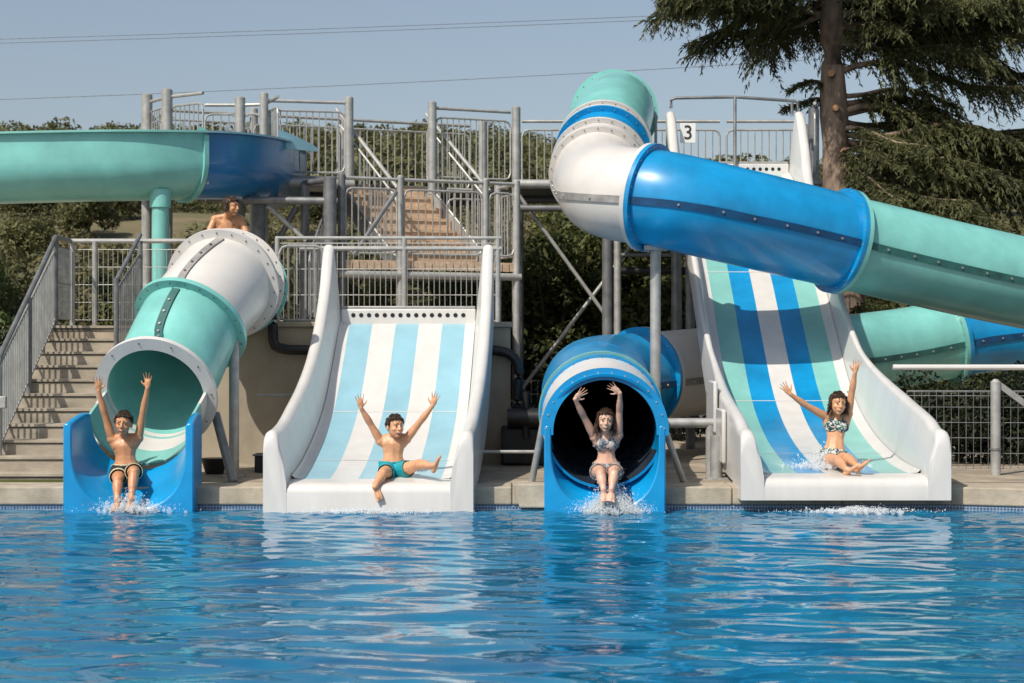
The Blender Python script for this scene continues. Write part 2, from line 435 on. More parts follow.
flange(path3[cuts[-3]],fr3[cuts[-3]],R3-.01,.575,.06,'brightblue','flange',t3,bolts=26)
flange(path3[cuts[-3]-2],fr3[cuts[-3]-2],R3-.01,.582,.03,'teal2','flange',t3,bolts=0)  # added thin ring, its pale teal paints the highlight along the back rim
for i in (4,5,6,7,8,9,10,11):
    a,bq=cuts[i],cuts[i+1]+1
    if i==11: bq=cut((.95,3.2,1.03))
    ang=0.0 if i<8 else PI*0.0
    for an in (0.0,PI):
        seam(path3[a:bq],fr3[a:bq],R3,an-.12 if an==0 else an+.12,cols[i],t3)
scoop(.83,[(.14,.475,.72,.46,.76,1),(0,.475,.70,.50,.76,.95),(-.16,.477,.66,.55,.76,.88),(-.29,.48,.6,.58,.75,.8)],.062,-.3,'brightblue',t3)
flange(V((.83,-.255,.72)),(V((0,-1,0)),V((1,0,0)),V((0,0,1))),.462,.572,.06,'brightblue','mouth_flange',t3,bolts=14,a0=-.06,a1=PI+.06,boltm='bolt')
b=MB(); b.bar((.18,.25,.22),(.30,.08,.86),.032,'steel',12); b.build('support_strut',t3)
b=MB(); b.bar((1.62,.6,.2),(1.42,.3,.7),.032,'steel',12); b.build('support_strut',t3)
b=MB(); b.bar((1.585,3.45,.2),(1.585,3.45,2.56),.058,'steel',16); b.box((1.45,3.30,2.55),(1.72,3.6,2.6),'steel'); b.box((1.46,3.33,.2),(1.71,3.57,.22),'steel'); b.build('support_post',t3)
b=MB(); b.bar((6.6,4.78,.2),(6.6,4.78,1.6),.058,'steel',16); b.build('support_post',t3)
b=MB(); b.bar((8.3,6.6,.2),(8.3,6.6,1.42),.058,'steel',16); b.build('support_post',t3)

# ------------------------------------------------------------------ open multi-lane chutes
def interp(tab,y):
    if y<=tab[0][0]: return tab[0][1]
    if y>=tab[-1][0]: return tab[-1][1]
    for i in range(len(tab)-1):
        if tab[i][0]<=y<=tab[i+1][0]:
            y0,v0=tab[i]; y1,v1=tab[i+1]
            def sl(k):
                if k<=0 or k>=len(tab)-1: return None
                return (tab[k+1][1]-tab[k-1][1])/(tab[k+1][0]-tab[k-1][0])
            h=y1-y0; d=(v1-v0)/h; m0=sl(i); m1=sl(i+1); m0=d if m0 is None else m0; m1=d if m1 is None else m1
            t=(y-y0)/h
            return (2*t**3-3*t**2+1)*v0+(t**3-2*t**2+t)*h*m0+(-2*t**3+3*t**2)*v1+(t**3-t**2)*h*m1

def chute(t, cx, floor, top, Y0, Y1, stripes, cols, zbase, bladez, bladeY):
    w=.735; N=70
    ys=[Y0+(Y1-Y0)*i/N for i in range(N+1)]
    xs=[-w,-w+.03]+stripes+[w-.03,w]
    dz=[.035,.006]+[0]*len(stripes)+[.006,.035]
    b=MB(); vs=[]; n=len(xs)
    for y in ys:
        z=interp(floor,y)
        for x,d in zip(xs,dz): vs.append((cx(y)+x,y,z+d))
    o=len(vs)
    for y in ys:
        z=interp(floor,y)-.07
        for x in (-w,w): vs.append((cx(y)+x,y,z))
    b.v=[tuple(v) for v in vs]
    for i in range(N):
        for j in range(n-1):
            b.f.append((i*n+j,i*n+j+1,(i+1)*n+j+1,(i+1)*n+j)); 
            b.m.append(b.mi(cols[j]))
        q=b.mi('white')
        b.f.append((o+2*i,o+2*i+2,o+2*i+3,o+2*i+1)); b.m.append(q)
    bed=b.build('slide_bed',t,angle=50)
    # panel joints across the bed
    for yj in [Y0+(Y1-Y0)*k for k in ((.22,.6) if Y1<4 else (.17,.40,.68))]:
        bb=MB(); z=interp(floor,yj); z2=interp(floor,yj+.012)
        bb.add([(cx(yj)-w+.03,yj,z+.003),(cx(yj)+w-.03,yj,z+.003),(cx(yj)+w-.03,yj+.012,z2+.003),(cx(yj)-w+.03,yj+.012,z2+.003)],[(0,1,2,3)],'white')
        bb.build('panel_joint',bed,smooth=False)
    # side walls
    for sg in (-1,1):
        b=MB(); vs=[]; rows=0
        yy=[Y0-.0+(Y1-Y0)*i/N for i in range(N+1)]
        front=[(Y0-.30,-.16),(Y0-.29,-.085),(Y0-.265,-.035),(Y0-.22,-.008),(Y0-.12,0)]
        st=[(y,interp(top,y)+d,True) for y,d in front]+[(y,interp(top,y),False) for y in yy]
        for y,zt,fl in st:
            zf=interp(floor,max(y,Y0))
            zb=zbase if y<Y0+.25 else max(zbase,zf-.1)
            k=min(1,max(0,(zt-zf)/.5))
            g=min(1,max(0,(y-1.2)/2.2))*min(1,max(0,(7.6-y)/1.6))*(1 if Y1>4 else .25); g=g*g*(3-2*g); oi=.03+.05*k*(1-.5*g); ot=.205-.085*g
            zt=max(zt,zf+.12)
            r=(ot-oi)/2; row=[(w-.002,zf-.03),(w+oi*.35,zf+(zt-zf)*.4),(w+oi,zt-r)]
            for q in range(1,8):
                a=PI*q/8; row.append((w+oi+r-r*math.cos(a),zt-r+r*math.sin(a)))
            row.append((w+ot,zt-r)); row.append((w+ot,zb)); row.append((w-.002,zb))
            for x,z in row: vs.append((cx(y)+sg*x,y,z))
            W=len(row)
        fs=[]
        for i in range(len(st)-1):
            for j in range(W): fs.append((i*W+j,i*W+(j+1)%W,(i+1)*W+(j+1)%W,(i+1)*W+j))
        fs+=[tuple(range(W)),tuple((len(st)-1)*W+j for j in range(W-1,-1,-1))]
        b.add(vs,fs,'white')
        b.build('side_wall',t,angle=40)
    # front sill
    b=MB(); y0=Y0; z=interp(floor,y0)
    prof=[(y0,z),(y0-.10,z-.012),(y0-.2,z-.02),(y0-.255,z-.035),(y0-.285,z-.065),(y0-.297,z-.11),(y0-.298,zbase),(y0,zbase)]
    vs=[]; 
    for x in (-w,w):
        for (y,zz) in prof: vs.append((cx(y)+x,y,zz))
    k=len(prof); fs=[(j,(j+1)%k,k+(j+1)%k,k+j) for j in range(k)]+[tuple(range(k)),tuple(range(2*k-1,k-1,-1))]
    b.add(vs,fs,'white'); b.build('front_sill',t,angle=50)

def header(t, cx, Y, z0, z1, holes):
    b=MB(); b.box((cx-.735,Y,z0-.15),(cx+.735,Y+.12,z1),'white'); hp_=b.build('header_panel',t,bevel=.015)
    b=MB(); b.box((cx-.73,Y+.02,z1+.002),(cx+.73,Y+.14,z1+.03),'steel'); b.build('header_trim',hp_,bevel=.008)
    for k in range(holes):
        x=cx-.6+1.2*k/(holes-1); z=(z0+z1)/2+.02
        b=MB(); b.bar((x,Y-.004,z),(x,Y+.03,z),.024,'hole',12); b.build('water_outlet',hp_)

st=[-.635,-.385,-.13,.12,.375,.625]
t2=thing('open_slide',(-1.2,0,.1),'short wide white slide with pale blue stripes, boy in turquoise shorts on it','water slide')
fl2=[(0,.27),(.5,.345),(1.0,.47),(1.6,.665),(2.1,.90),(2.6,1.27),(3.1,1.69),(3.2,1.74)]
tp2=[(0,.735),(.4,.80),(.9,.94),(1.5,1.13),(2.1,1.40),(2.6,1.76),(2.95,2.16),(3.15,2.52),(3.3,2.66),(3.4,2.66)]
cx2=lambda y:-1.275+.045*(y)
chute(t2,cx2,fl2,tp2,.04,3.22,st,['white','white','sky','white','sky','white','sky','white','white'],-.2,2.65,3.2)
header(t2,cx2(3.2),3.2,1.72,1.90,15)
t4=thing('open_slide',(3.0,0,.1),'tall steep white slide with blue and teal stripes, numbered 3 at its top','water slide')
fl4=[(0,.325),(.6,.345),(1.2,.40),(2.07,.535),(2.9,.76),(3.53,1.05),(4.3,1.58),(5.08,2.15),(6.3,2.93),(7.5,3.66),(8.0,3.84)]
tp4=[(0,.74),(.3,.83),(1.2,.98),(2.07,1.14),(2.9,1.33),(3.53,1.53),(4.3,1.95),(5.08,2.47),(6.3,3.22),(7.2,3.80),(7.6,4.3),(7.9,4.66),(8.1,4.72)]
cx4=lambda y:2.99+.006*y
chute(t4,cx4,fl4,tp4,.04,8.0,st,['white','white','teal2','blue','white','blue','teal2','white','white'],.105,4.7,8.0)
header(t4,cx4(8.0),7.98,3.80,3.99,15)
b=MB()
for (x,z0,y) in ((2.02,.62,1.75),(2.02,.36,1.05)): b.box((x-.012,y-.22,z0),(x+.03,y+.3,z0+.52),'white')
b.build('side_bracket',t4,bevel=.02)
for (x,y,z) in ((1.98,1.05,.62),(2.14,1.2,.5),(2.2,3.4,1.0),(3.75,3.4,1.0)):
    b=MB(); b.bar((x,y,.2),(x,y,z),.06,'steel',14); b.box((x-.1,y-.1,.2),(x+.1,y+.1,.215),'steel'); b.build('support_post',t4)
for x in (2.25,3.8):
    b=MB(); b.bar((x,6.2,.2),(x,6.2,2.75),.06,'steel_dark',14); b.build('support_post',t4)
# safety bar over its entry
b=MB()
q=[P(671,108,8.1),P(671,100,8.1),P(676,98,8.1),P(735,97,8.05),P(795,101,8.1),P(798,103,8.1),P(798,112,8.1)]
b.tube(q,.022,'steel_dark',8); b.bar(P(735,97,8.05),P(735,186,7.9),.022,'steel_dark',8); b.bar(P(792,102,8.1),P(792,113,8.1),.02,'steel_dark',8); b.build('safety_bar',t4)

sg=thing('number_sign',P(688,133,8.0),'small white square sign with the number 3 at top of tall slide','sign')
b=MB(); c=P(688,133,8.02); b.box((c.x-.105,c.y,c.z-.135),(c.x+.105,c.y+.012,c.z+.135),'sign'); b.build('sign_plate',sg,bevel=.004)
def text_mesh(txt,size,loc,name,parent,m,ext=.003):
    cu=bpy.data.curves.new(name,'FONT'); cu.body=txt; cu.size=size; cu.align_x='CENTER'; cu.align_y='CENTER'; cu.extrude=ext
    o=bpy.data.objects.new('tmp',cu); C.objects.link(o); dg=bpy.context.evaluated_depsgraph_get()
    me=bpy.data.meshes.new_from_object(o.evaluated_get(dg)); bpy.data.objects.remove(o)
    me.transform(Matrix.Translation(loc) @ Matrix.Rotation(PI/2,4,'X')); me.name=name; me.materials.clear(); me.materials.append(M[m])
    r=bpy.data.objects.new(name,me); C.objects.link(r); r.parent=parent; r.matrix_parent_inverse=world_of(parent).inverted(); return r
text_mesh('3',.27,V((c.x,c.y-.004,c.z)),'number',sg,'ink')

# ------------------------------------------------------------------ open trough slide, upper left
tt=thing('trough_slide',(-4.3,5.5,1.72),'open half pipe slide in teal and dark blue crossing high above the concrete steps','water slide')
pt=spline([(-3.42,8.9,3.95),(-3.42,8.0,3.93),(-3.52,7.0,3.91),(-3.86,6.25,3.87),(-4.5,5.8,3.82),(-5.6,5.6,3.78),(-7.5,5.55,3.72),(-10.5,5.5,3.62)],.07)
ft=frames(pt)
def trough(a,bq,m,inner,name,lipc):
    pts=pt[a:bq+1]; fr=ft[a:bq+1]; r=.50
    b=MB(); vs=[]; prof=[]
    # profile (side,up): U with straight cheeks and an outward lip
    n=22
    out=[(-.565,.27),(-.50,.265),(-.50,.05)]+[(r*math.cos(PI+PI*k/n),-.08+.44*math.sin(PI+PI*k/n)) for k in range(n+1)]+[(.50,.05),(.50,.265),(.565,.27)]
    inn=[(.565,.295),(.475,.295),(.475,.05)]+[(.475*math.cos(-PI*k/n),-.075+.42*math.sin(-PI*k/n)) for k in range(n+1)]+[(-.475,.05),(-.475,.295),(-.565,.295)]
    prof=out+inn; W=len(prof)
    for p,(t,sd,up) in zip(pts,fr):
        for x,z in prof: vs.append(p+sd*x+V((0,0,1))*z)
    o=0; b.v=[tuple(v) for v in vs]
    for i in range(len(pts)-1):
        for j in range(W):
            b.f.append((i*W+j,i*W+(j+1)%W,(i+1)*W+(j+1)%W,(i+1)*W+j)); b.m.append(b.mi(m if j<len(out) else inner))
    # end webs
    for i in (0,len(pts)-1):
        for j in range(len(out)-1):
            b.f.append((i*W+j,i*W+j+1,i*W+W-2-j,i*W+W-1-j)); b.m.append(b.mi(m))
    b.build(name,tt,angle=35)
iT=nearest(pt,lambda p:(p-V((-4.08,6.05,3.85))).length)
trough(0,iT,'navy','sky','blue_section',None); trough(iT,len(pt)-1,'teal','teal2','teal_section',None)
# joint flange of the trough
p,(t,sd,up)=pt[iT],ft[iT]; b=MB(); vs=[]
pr=[(.54*math.cos(PI+PI*k/24),-.08+.48*math.sin(PI+PI*k/24)) for k in range(25)]; pr=[(-.54,.24)]+pr+[(.54,.24)]
pr2=[(.49*math.cos(PI+PI*k/24),-.08+.43*math.sin(PI+PI*k/24)) for k in range(25)]; pr2=[(-.49,.24)]+pr2+[(.49,.24)]
for dd in (.0,.06):
    for x,z in pr: vs.append(p+t*dd+sd*x+V((0,0,z)))
    for x,z in pr2: vs.append(p+t*dd+sd*x+V((0,0,z)))
k=len(pr); fs=[]
for j in range(k-1):
    fs+=[(j,j+1,2*k+j+1,2*k+j),(j,k+j,k+j+1,j+1),(2*k+j,2*k+j+1,3*k+j+1,3*k+j)]
b.add(vs,fs,'teal'); b.build('joint_flange',tt)
# raised splash guards on the far bank
for (x0,x1,y0,y1,m) in ((-4.05,-3.62,6.75,7.0,'teal'),(-3.06,-2.6,7.1,7.5,'sky')):
    b=MB(); vs=[]
    for k in range(9):
        q=k/8; h=.2*math.sin(min(1,q*2.2)*PI/2)*(1 if q<.5 else (1-(q-.5)*1.9))
        h=(.20*(1-q)**.8) if x0>-3.2 else .2*(1-q)
        x=x0+(x1-x0)*q; y=y0+(y1-y0)*q
        for dy in (0,.03): vs+= [(x,y+dy,4.10),(x,y+dy,4.15+h)]
    fs=[]
    for k in range(8):
        a=k*4; fs+=[(a,a+4,a+5,a+1),(a+2,a+3,a+7,a+6),(a+1,a+5,a+7,a+3)]
    fs+=[(0,1,3,2),(32,34,35,33)]
    b.add(vs,fs,m); b.build('splash_guard',tt)
# small bracket plates under the blue section
for x in (-3.85,-3.55):
    pp=min(pt,key=lambda q:abs(q.x-x)+abs(q.y-6.3)*.2)
    b=MB()
    for k in range(3): b.box((pp.x-.12+k*.085,pp.y-.50,pp.z-.37),(pp.x-.06+k*.085,pp.y-.44,pp.z-.33),'bolt')
    b.build('fixing_plate',tt)
b=MB(); b.bar((-4.32,5.62,1.72),(-4.32,5.62,3.5),.105,'teal',20); b.build('support_post',tt)
b=MB(); b.bar((-4.32,5.62,3.2),(-4.32,5.62,3.42),.13,'teal',20); b.build('post_collar',tt)

# ------------------------------------------------------------------ tower
tw=thing('slide_tower',(-2.0,8.5,.2),'tall galvanised steel slide tower with railed platforms and plank stairs','tower')
def post(x,y,z0,z1,r=.06,m='steel',parent=tw,name='post'):
    b=MB(); b.bar((x,y,z0),(x,y,z1),r,m,14)
    b.bar((x,y,z1),(x,y,z1+.02),r,m,14,r2=r*.6); return b.build(name,parent)
def rail_panel(a,b_,h0,h1,parent,spacing=.105,r=.011,fr=.017,m='steel',name='railing',toprail=None,nrail=None):
    """bars between two points (a,b_ at floor level, may slope), from h0 to h1 above floor"""
    a=V(a); b_=V(b_); d=b_-a; L=V((d.x,d.y,0)).length; mb=MB()
    z0=V((0,0,h0)); z1=V((0,0,h1))
    c=.09/L if L>0 else 0
    for e,sg_ in ((a,1),(b_,-1)):
        q=[e+z0+d*c*sg_,e+z0+d*c*.3*sg_+V((0,0,.025)),e+z0+V((0,0,.09)),e+z1-V((0,0,.09)),e+d*c*.3*sg_+z1-V((0,0,.025)),e+z1+d*c*sg_]
        for q0,q1 in zip(q[:-1],q[1:]): mb.bar(q0,q1,fr,m,6)
    mb.bar(a+z0+d*c,b_+z0-d*c,fr,m,6); mb.bar(a+z1+d*c,b_+z1-d*c,fr,m,6)
    n=max(2,int(L/spacing))
    for k in range(1,n):
        p=a+d*k/n; mb.bar(p+z0,p+z1,r,m,5,caps=False)
    o=mb.build(name,parent)
    if toprail:
        t=MB(); t.bar(a+V((0,0,toprail)),b_+V((0,0,toprail)),.024,m,8); t.build('top_rail',o)
    return o
O=V((-2.25,8.3,0)); U=V((.924,.383,0)); W_=V((-.383,.924,0))
def T(u,v,z): return O+U*u+W_*v+V((0,0,z))
ZU,ZM=3.8,2.62
# upper deck, turned a little to the pool
def slab(corners,z,th,m,name,parent):
    b=MB(); n=len(corners)
    vs=[V((c.x,c.y,z)) for c in corners]+[V((c.x,c.y,z-th)) for c in corners]
    b.add(vs,[tuple(range(n)),tuple(range(2*n-1,n-1,-1))]+[(k,(k+1)%n,n+(k+1)%n,n+k) for k in range(n)],m)
    return b.build(name,parent,smooth=False)
slab([T(-2.9,-.35,0),T(-.05,-.35,0),T(-.05,.5,0),T(2.6,.5,0),T(2.6,1.75,0),T(-2.9,1.75,0)],ZU,.05,'steel_dark','upper_deck',tw)
slab([V((.08,8.35,0)),V((4.3,8.35,0)),V((4.5,10.4,0)),V((.08,10.4,0))],ZU-.004,.05,'steel_dark','upper_deck',tw)
def beam(a,b_,r,m='steel',name='beam',n=12):
    q=MB(); q.bar(a,b_,r,m,n); return q.build(name,tw)
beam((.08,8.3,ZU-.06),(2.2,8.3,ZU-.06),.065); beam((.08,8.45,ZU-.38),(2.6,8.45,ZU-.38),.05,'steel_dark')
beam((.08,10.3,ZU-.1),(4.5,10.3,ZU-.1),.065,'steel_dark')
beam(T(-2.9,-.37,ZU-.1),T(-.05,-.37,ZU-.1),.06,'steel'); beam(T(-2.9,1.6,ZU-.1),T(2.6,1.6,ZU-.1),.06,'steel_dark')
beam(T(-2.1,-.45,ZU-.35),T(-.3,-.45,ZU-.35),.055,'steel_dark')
# posts
for (u,v,zt) in ((0,0,4.93),(1.22,0,4.93),(2.50,0,4.93),(.45,1.75,4.93),(2.42,1.1,4.85),(-1.15,.2,4.95),(-.9,1.75,4.95)):
    p=T(u,v,0); post(p.x,p.y,ZU-.16 if (v==0 and u<2) else .2 if u>1.8 else 1.72,zt,.062)
for (px,Y,yt) in ((147,8.2,95),(167,7.7,90),(240,8.5,98)):
    p=P(px,yt,Y); post(p.x,Y,1.72,p.z,.075)
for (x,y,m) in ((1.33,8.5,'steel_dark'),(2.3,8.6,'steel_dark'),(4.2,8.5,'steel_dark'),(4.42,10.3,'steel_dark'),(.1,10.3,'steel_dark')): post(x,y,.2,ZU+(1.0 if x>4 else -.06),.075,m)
post(1.46,8.35,.2,ZU-.06,.05,'steel')
# railings of the upper deck
def prail(a,b_,z,sp=.105,top=True):
    a=V((a.x,a.y,z)); b_=V((b_.x,b_.y,z))
    o=rail_panel(a,b_,.09,.93,tw,sp,toprail=1.06 if top else None,r=.0095,fr=.015)
bk=[T(-2.3,1.7,0),T(-.95,1.7,0),T(.42,1.7,0),T(2.5,1.7,0)]
for i in range(3): prail(bk[i]+(bk[i+1]-bk[i])*.03,bk[i+1]-(bk[i+1]-bk[i])*.03,ZU)
prail(T(-1.1,.2,0),T(-.06,0.0,0),ZU,.085)
prail(T(1.28,0.02,0),T(2.42,0.02,0),ZU,.085)

a=P(150,0,8.2); b_=P(166,0,7.75); prail(a,b_,ZU,.07); a=P(171,0,7.7); b_=P(203,0,7.35); prail(a,b_,ZU,.08)
a=P(205,0,8.5); b_=P(237,0,8.5); prail(a,b_,ZU,.1); a=P(243,0,8.5); b_=P(262,0,8.45); prail(a,b_,ZU,.1)
a=P(264,0,8.45); b_=P(278,0,7.7); prail(a,b_,ZU,.08)
prail(V((.15,10.25,0)),V((1.6,10.25,0)),ZU); prail(V((1.7,10.25,0)),V((3.1,10.25,0)),ZU); prail(V((3.2,10.25,0)),V((4.36,10.25,0)),ZU)
prail(V((4.18,8.3,0)),V((4.42,10.1,0)),ZU,.12)
prail(V((1.98,8.3,0)),V((2.04,8.9,0)),ZU,.1,False)
# plank stairs from the upper deck to the landing
stz=thing_part=bpy.data.objects.new('staircase',None); C.objects.link(stz); stz.parent=tw; stz.matrix_parent_inverse=world_of(tw).inverted()
SH=.46; NS=7; rise=(ZU-ZM)/NS; u0,u1=.02,1.28; v0,v1=.5,-.78
go=(v0-v1)/NS
def part_in(mb,name,par,**k):
    o=mb.build(name,None,**k); o.parent=par; o.matrix_parent_inverse=Matrix.Identity(4) if par is not stz else (tw.matrix_basis@tw.matrix_basis.inverted()).inverted(); return o
for k in range(NS):
    z=ZU-rise*k; va=v0-go*k; b=MB()
    e=SH*k/NS; vs=[T(u0+e,va,z-.01),T(u1+e,va,z-.01),T(u1+e,va,z-rise),T(u0+e,va,z-rise),T(u0+e,va+.03,z-.01),T(u1+e,va+.03,z-.01),T(u1+e,va+.03,z-rise),T(u0+e,va+.03,z-rise)]
    b.add(vs,[(0,1,2,3),(7,6,5,4),(0,4,5,1),(3,2,6,7),(0,3,7,4),(1,5,6,2)],'wood')
    if k<NS-1:
        zz=z-rise; vs=[T(u0+e,va+.02,zz),T(u1+e,va+.02,zz),T(u1+e,va-go-.02,zz),T(u0+e,va-go-.02,zz)]; vs+=[v-V((0,0,.04)) for v in vs]
        b.add(vs,[(0,1,2,3),(7,6,5,4),(0,4,5,1),(1,5,6,2),(2,6,7,3),(3,7,4,0)],'wood')
    part_in(b,'tread',stz,smooth=False)
for uu in (u0-.04,u1+.04):
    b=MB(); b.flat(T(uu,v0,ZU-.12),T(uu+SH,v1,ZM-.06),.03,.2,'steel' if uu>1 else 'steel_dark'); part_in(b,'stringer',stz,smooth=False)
    r=rail_panel(T(uu,v0-.02,ZU),T(uu+SH,v1,ZM),.05,.86,None,.12,toprail=None); r.parent=stz; r.matrix_parent_inverse=Matrix.Identity(4)
    b=MB(); b.bar(T(uu,v0+.02,ZU+1.04),T(uu+SH,v1,ZM+1.02),.028,'steel',8); part_in(b,'handrail',stz)
stz.matrix_parent_inverse=world_of(tw).inverted()
# landing
LV=-1.45
slab([T(-.55,-.78,0),T(-.55,LV,0),T(1.9,LV,0),T(1.9,-.78,0)],ZM,.05,'wood','landing',tw)
b=MB()
for k in range(24):
    a=T(-.5+k*.1,LV-.002,ZM-.004); c_=T(-.5+k*.1+.085,LV-.002,ZM-.004)
    b.flat(a-V((0,0,.06)),c_-V((0,0,.06)),.02,.11,'wood')
b.build('landing_fascia',tw,smooth=False)
beam(T(-.6,LV-.02,ZM-.19),T(1.95,LV-.02,ZM-.19),.05,'steel'); beam(T(-.6,-.8,ZM-.19),T(1.95,-.8,ZM-.19),.05,'steel_dark')
for (u,v) in ((-.55,LV),(.25,LV),(1.45,LV),(1.9,LV),(1.9,-.78),(-.55,-.78)):
    p=T(u,v,0); post(p.x,p.y,1.72 if u<1.6 else .2,ZM+1.1,.045 if u in(.25,1.45) else .05,'steel' if u>0 else 'steel_dark')
prail(T(-.5,LV-.01,0),T(.2,LV-.01,0),ZM,.085); prail(T(.3,LV-.01,0),T(1.4,LV-.01,0),ZM,.1); prail(T(1.5,LV-.01,0),T(1.86,LV-.01,0),ZM,.085)
prail(T(1.9,LV+.05,0),T(1.9,-.85,0),ZM,.09)
prail(T(1.3,-.4,0),T(1.88,-.4,0),ZM,.085)
# lower left frame with diagonals
p0=P(330,178,6.6); post(p0.x,6.6,1.72,p0.z,.085,'steel_dark'); p1=P(305,183,7.4); post(p1.x,7.4,1.72,p1.z,.06,'steel_dark')
p2=P(259,205,7.2); post(p2.x,7.2,1.72,p2.z,.085,'steel_dark')
beam(P(243,200,6.62),P(330,201,6.6),.05,'steel_dark'); beam(P(305,183,7.4),P(330,180,6.6),.04,'steel_dark')
beam(P(268,206,6.7),P(306,241,6.7),.03,'steel','brace'); beam(P(297,206,7.4),P(270,256,7.4),.04,'steel_dark','brace')
rail_panel(V((p1.x,7.4,1.8)),V((p0.x,6.62,1.8)),.1,1.2,tw,.07,m='steel_dark')
# diagonal braces right of the tall post
beam(P(518,194,8.6),P(622,338,8.6),.028,'steel','brace'); beam(P(646,226,8.9),P(512,402,8.9),.028,'steel','brace')
beam(P(608,255,8.6),P(700,255,8.6),.03,'steel_dark','brace'); beam(P(612,271,8.65),P(705,271,8.65),.055,'black','brace')
# flight from the landing down to the terrace, behind the short slide
a=T(-.55,-1.0,ZM); b_=V((-2.55,6.15,1.75))
rail_panel(b_,a,.05,.9,tw,.08,m='steel_dark')
b=MB(); b.bar(V((-2.0,6.2,2.64)),P(396,192,6.9),.03,'steel_dark',8); b.build('handrail',tw)

# ------------------------------------------------------------------ ground, terrace, steps, coping
def plane_struct(name,verts,faces,m):
    b=MB(); b.add(verts,faces,m); return struct(b.build(name,None,smooth=False))
plane_struct('ground',[(-30,.55,.2),(30,.55,.2),(30,16,.2),(-30,16,.2)],[(0,1,2,3)],'paving')
b=MB()
b.box((-5.6,3.62,.1),(-.02,15,1.72),'paving'); b.box((-14,4.3,.1),(-5.6,15,1.72),'paving')
struct(b.build('terrace',None,smooth=False))
# retaining wall
rw=thing('retaining_wall',(-2,3.3,.2),'sandy rendered retaining wall behind the slides, under the terrace railing','wall')
b=MB(); b.box((-4.13,3.40,.2),(-.02,3.618,1.70),'render'); b.build('wall_face',rw,smooth=False)
b=MB(); b.box((-4.13,3.36,1.702),(0.0,3.66,1.76),'concrete'); b.build('wall_cap',rw,smooth=False,bevel=.01)
# steps
cs=thing('concrete_steps',(-4.6,.7,.2),'pale concrete steps climbing from pool deck to terrace at far left','stairs')
NST=10
for k in range(NST):
    y=.72+.30*k; z=.275+.1447*k; b=MB()
    x0=-5.15-(.25 if k<2 else 0); x1=-4.13 if k>1 else -4.05
    b.box((x0,y,.2),(x1,min(y+.32,3.62) if k<NST-1 else 3.62,z-.028),'step')
    b.box((x0-.0,y-.018,z-.026),(x1,min(y+.30,3.62),z),'step')
    b.box((x0,y-.004,z-.040),(x1,y-.0005,z-.028),'nose')
    o=b.build('step',cs,smooth=False,bevel=.004)
b=MB(); b.box((-5.17,3.598,1.695),(-4.12,3.9,1.7235),'step'); b.box((-5.17,3.612,1.66),(-4.13,3.6185,1.693),'nose'); b.build('top_nosing',cs,smooth=False)
# stair balustrade (left)
def fence_bars(parent,a,b_,h0,h1,sp,r=.009,m='steel',name='bar_panel'):
    return rail_panel(a,b_,h0,h1,parent,sp,r,.014,m,name)
sb=thing('stair_railing',(-5.03,1.2,.4),'grey steel bar railing on the left side of the concrete steps','railing')
A=V((-5.02,1.2,.42)); B=V((-5.12,3.72,1.72))
fence_bars(sb,A,B,.06,.86,.075,.010)
b=MB(); b.tube([A+V((0,0,.86)),A+V((.0,.02,.95)),B+V((0,0,.98))],.027,'steel_dark',10); b.build('handrail',sb)
for p,zt in ((A,1.30),(B,2.72),((A+B)/2,2.0)):
    b=MB(); b.bar((p.x,p.y,p.z-.25 if p is A else p.z-.2),(p.x,p.y,zt),.036,'steel' if p is A else 'steel_dark',12); b.build('post',sb)
b=MB(); b.box((A.x-.02,A.y-.06,.88),(A.x+.09,A.y+.0,1.0),'steel'); b.build('latch',sb,bevel=.01)
sb2=thing('stair_railing',(-4.15,2.6,1.2),'dark steel railing on the right of the concrete steps, beside the tube slide','railing')
A2=V((-4.16,2.5,1.28)); B2=V((-4.16,3.7,1.74))
fence_bars(sb2,A2,B2,.06,.8,.09,.009,'steel_dark')
b=MB(); b.bar(A2+V((0,0,.9)),B2+V((0,0,1.0)),.024,'steel_dark',8); b.build('handrail',sb2)
for p in (A2,B2):
    b=MB(); b.bar(p-V((0,0,.15)),p+V((0,0,.93)),.026,'steel_dark',8); b.build('post',sb2)
# terrace fence at the head of the stairs
def mesh_fence(parent,a,b_,z0,z1,sv,sh,r=.005,m='steel',name='wire_mesh'):
    a=V(a); b_=V(b_); L=(b_-a).length; mb=MB()
    n=int(L/sv)
    for k in range(n+1):
        p=a+(b_-a)*k/n; mb.bar((p.x,p.y,z0),(p.x,p.y,z1),r,m,5,caps=False)
    k=int(round((z1-z0)/sh))
    for j in range(k+1):
        z=z0+(z1-z0)*j/k; mb.bar((a.x,a.y,z),(b_.x,b_.y,z),r,m,5,caps=False)
    return mb.build(name,parent)
tf=thing('terrace_fence',(-4.6,4.5,1.72),'wire mesh fence with a shiny top rail on the terrace, above the concrete steps','fence')
mesh_fence(tf,(-5.1,4.5,0),(-3.4,4.5,0),1.8,2.62,.055,.2,.004)
b=MB(); b.bar((-5.15,4.5,2.72),(-3.3,4.5,2.72),.028,'steel',10); b.build('top_rail',tf)
b=MB(); b.bar((-5.12,3.72,2.72),(-5.14,4.5,2.72),.024,'steel_dark',10); b.build('top_rail',tf)
mesh_fence(tf,(-5.12,3.75,0),(-5.13,4.45,0),1.8,2.62,.05,.4,.005,'steel_dark')
for x in (-5.12,-4.86,-3.4):
    b=MB(); b.bar((x,4.5,1.72),(x,4.5,2.72),.03,'steel',10); b.build('post',tf)
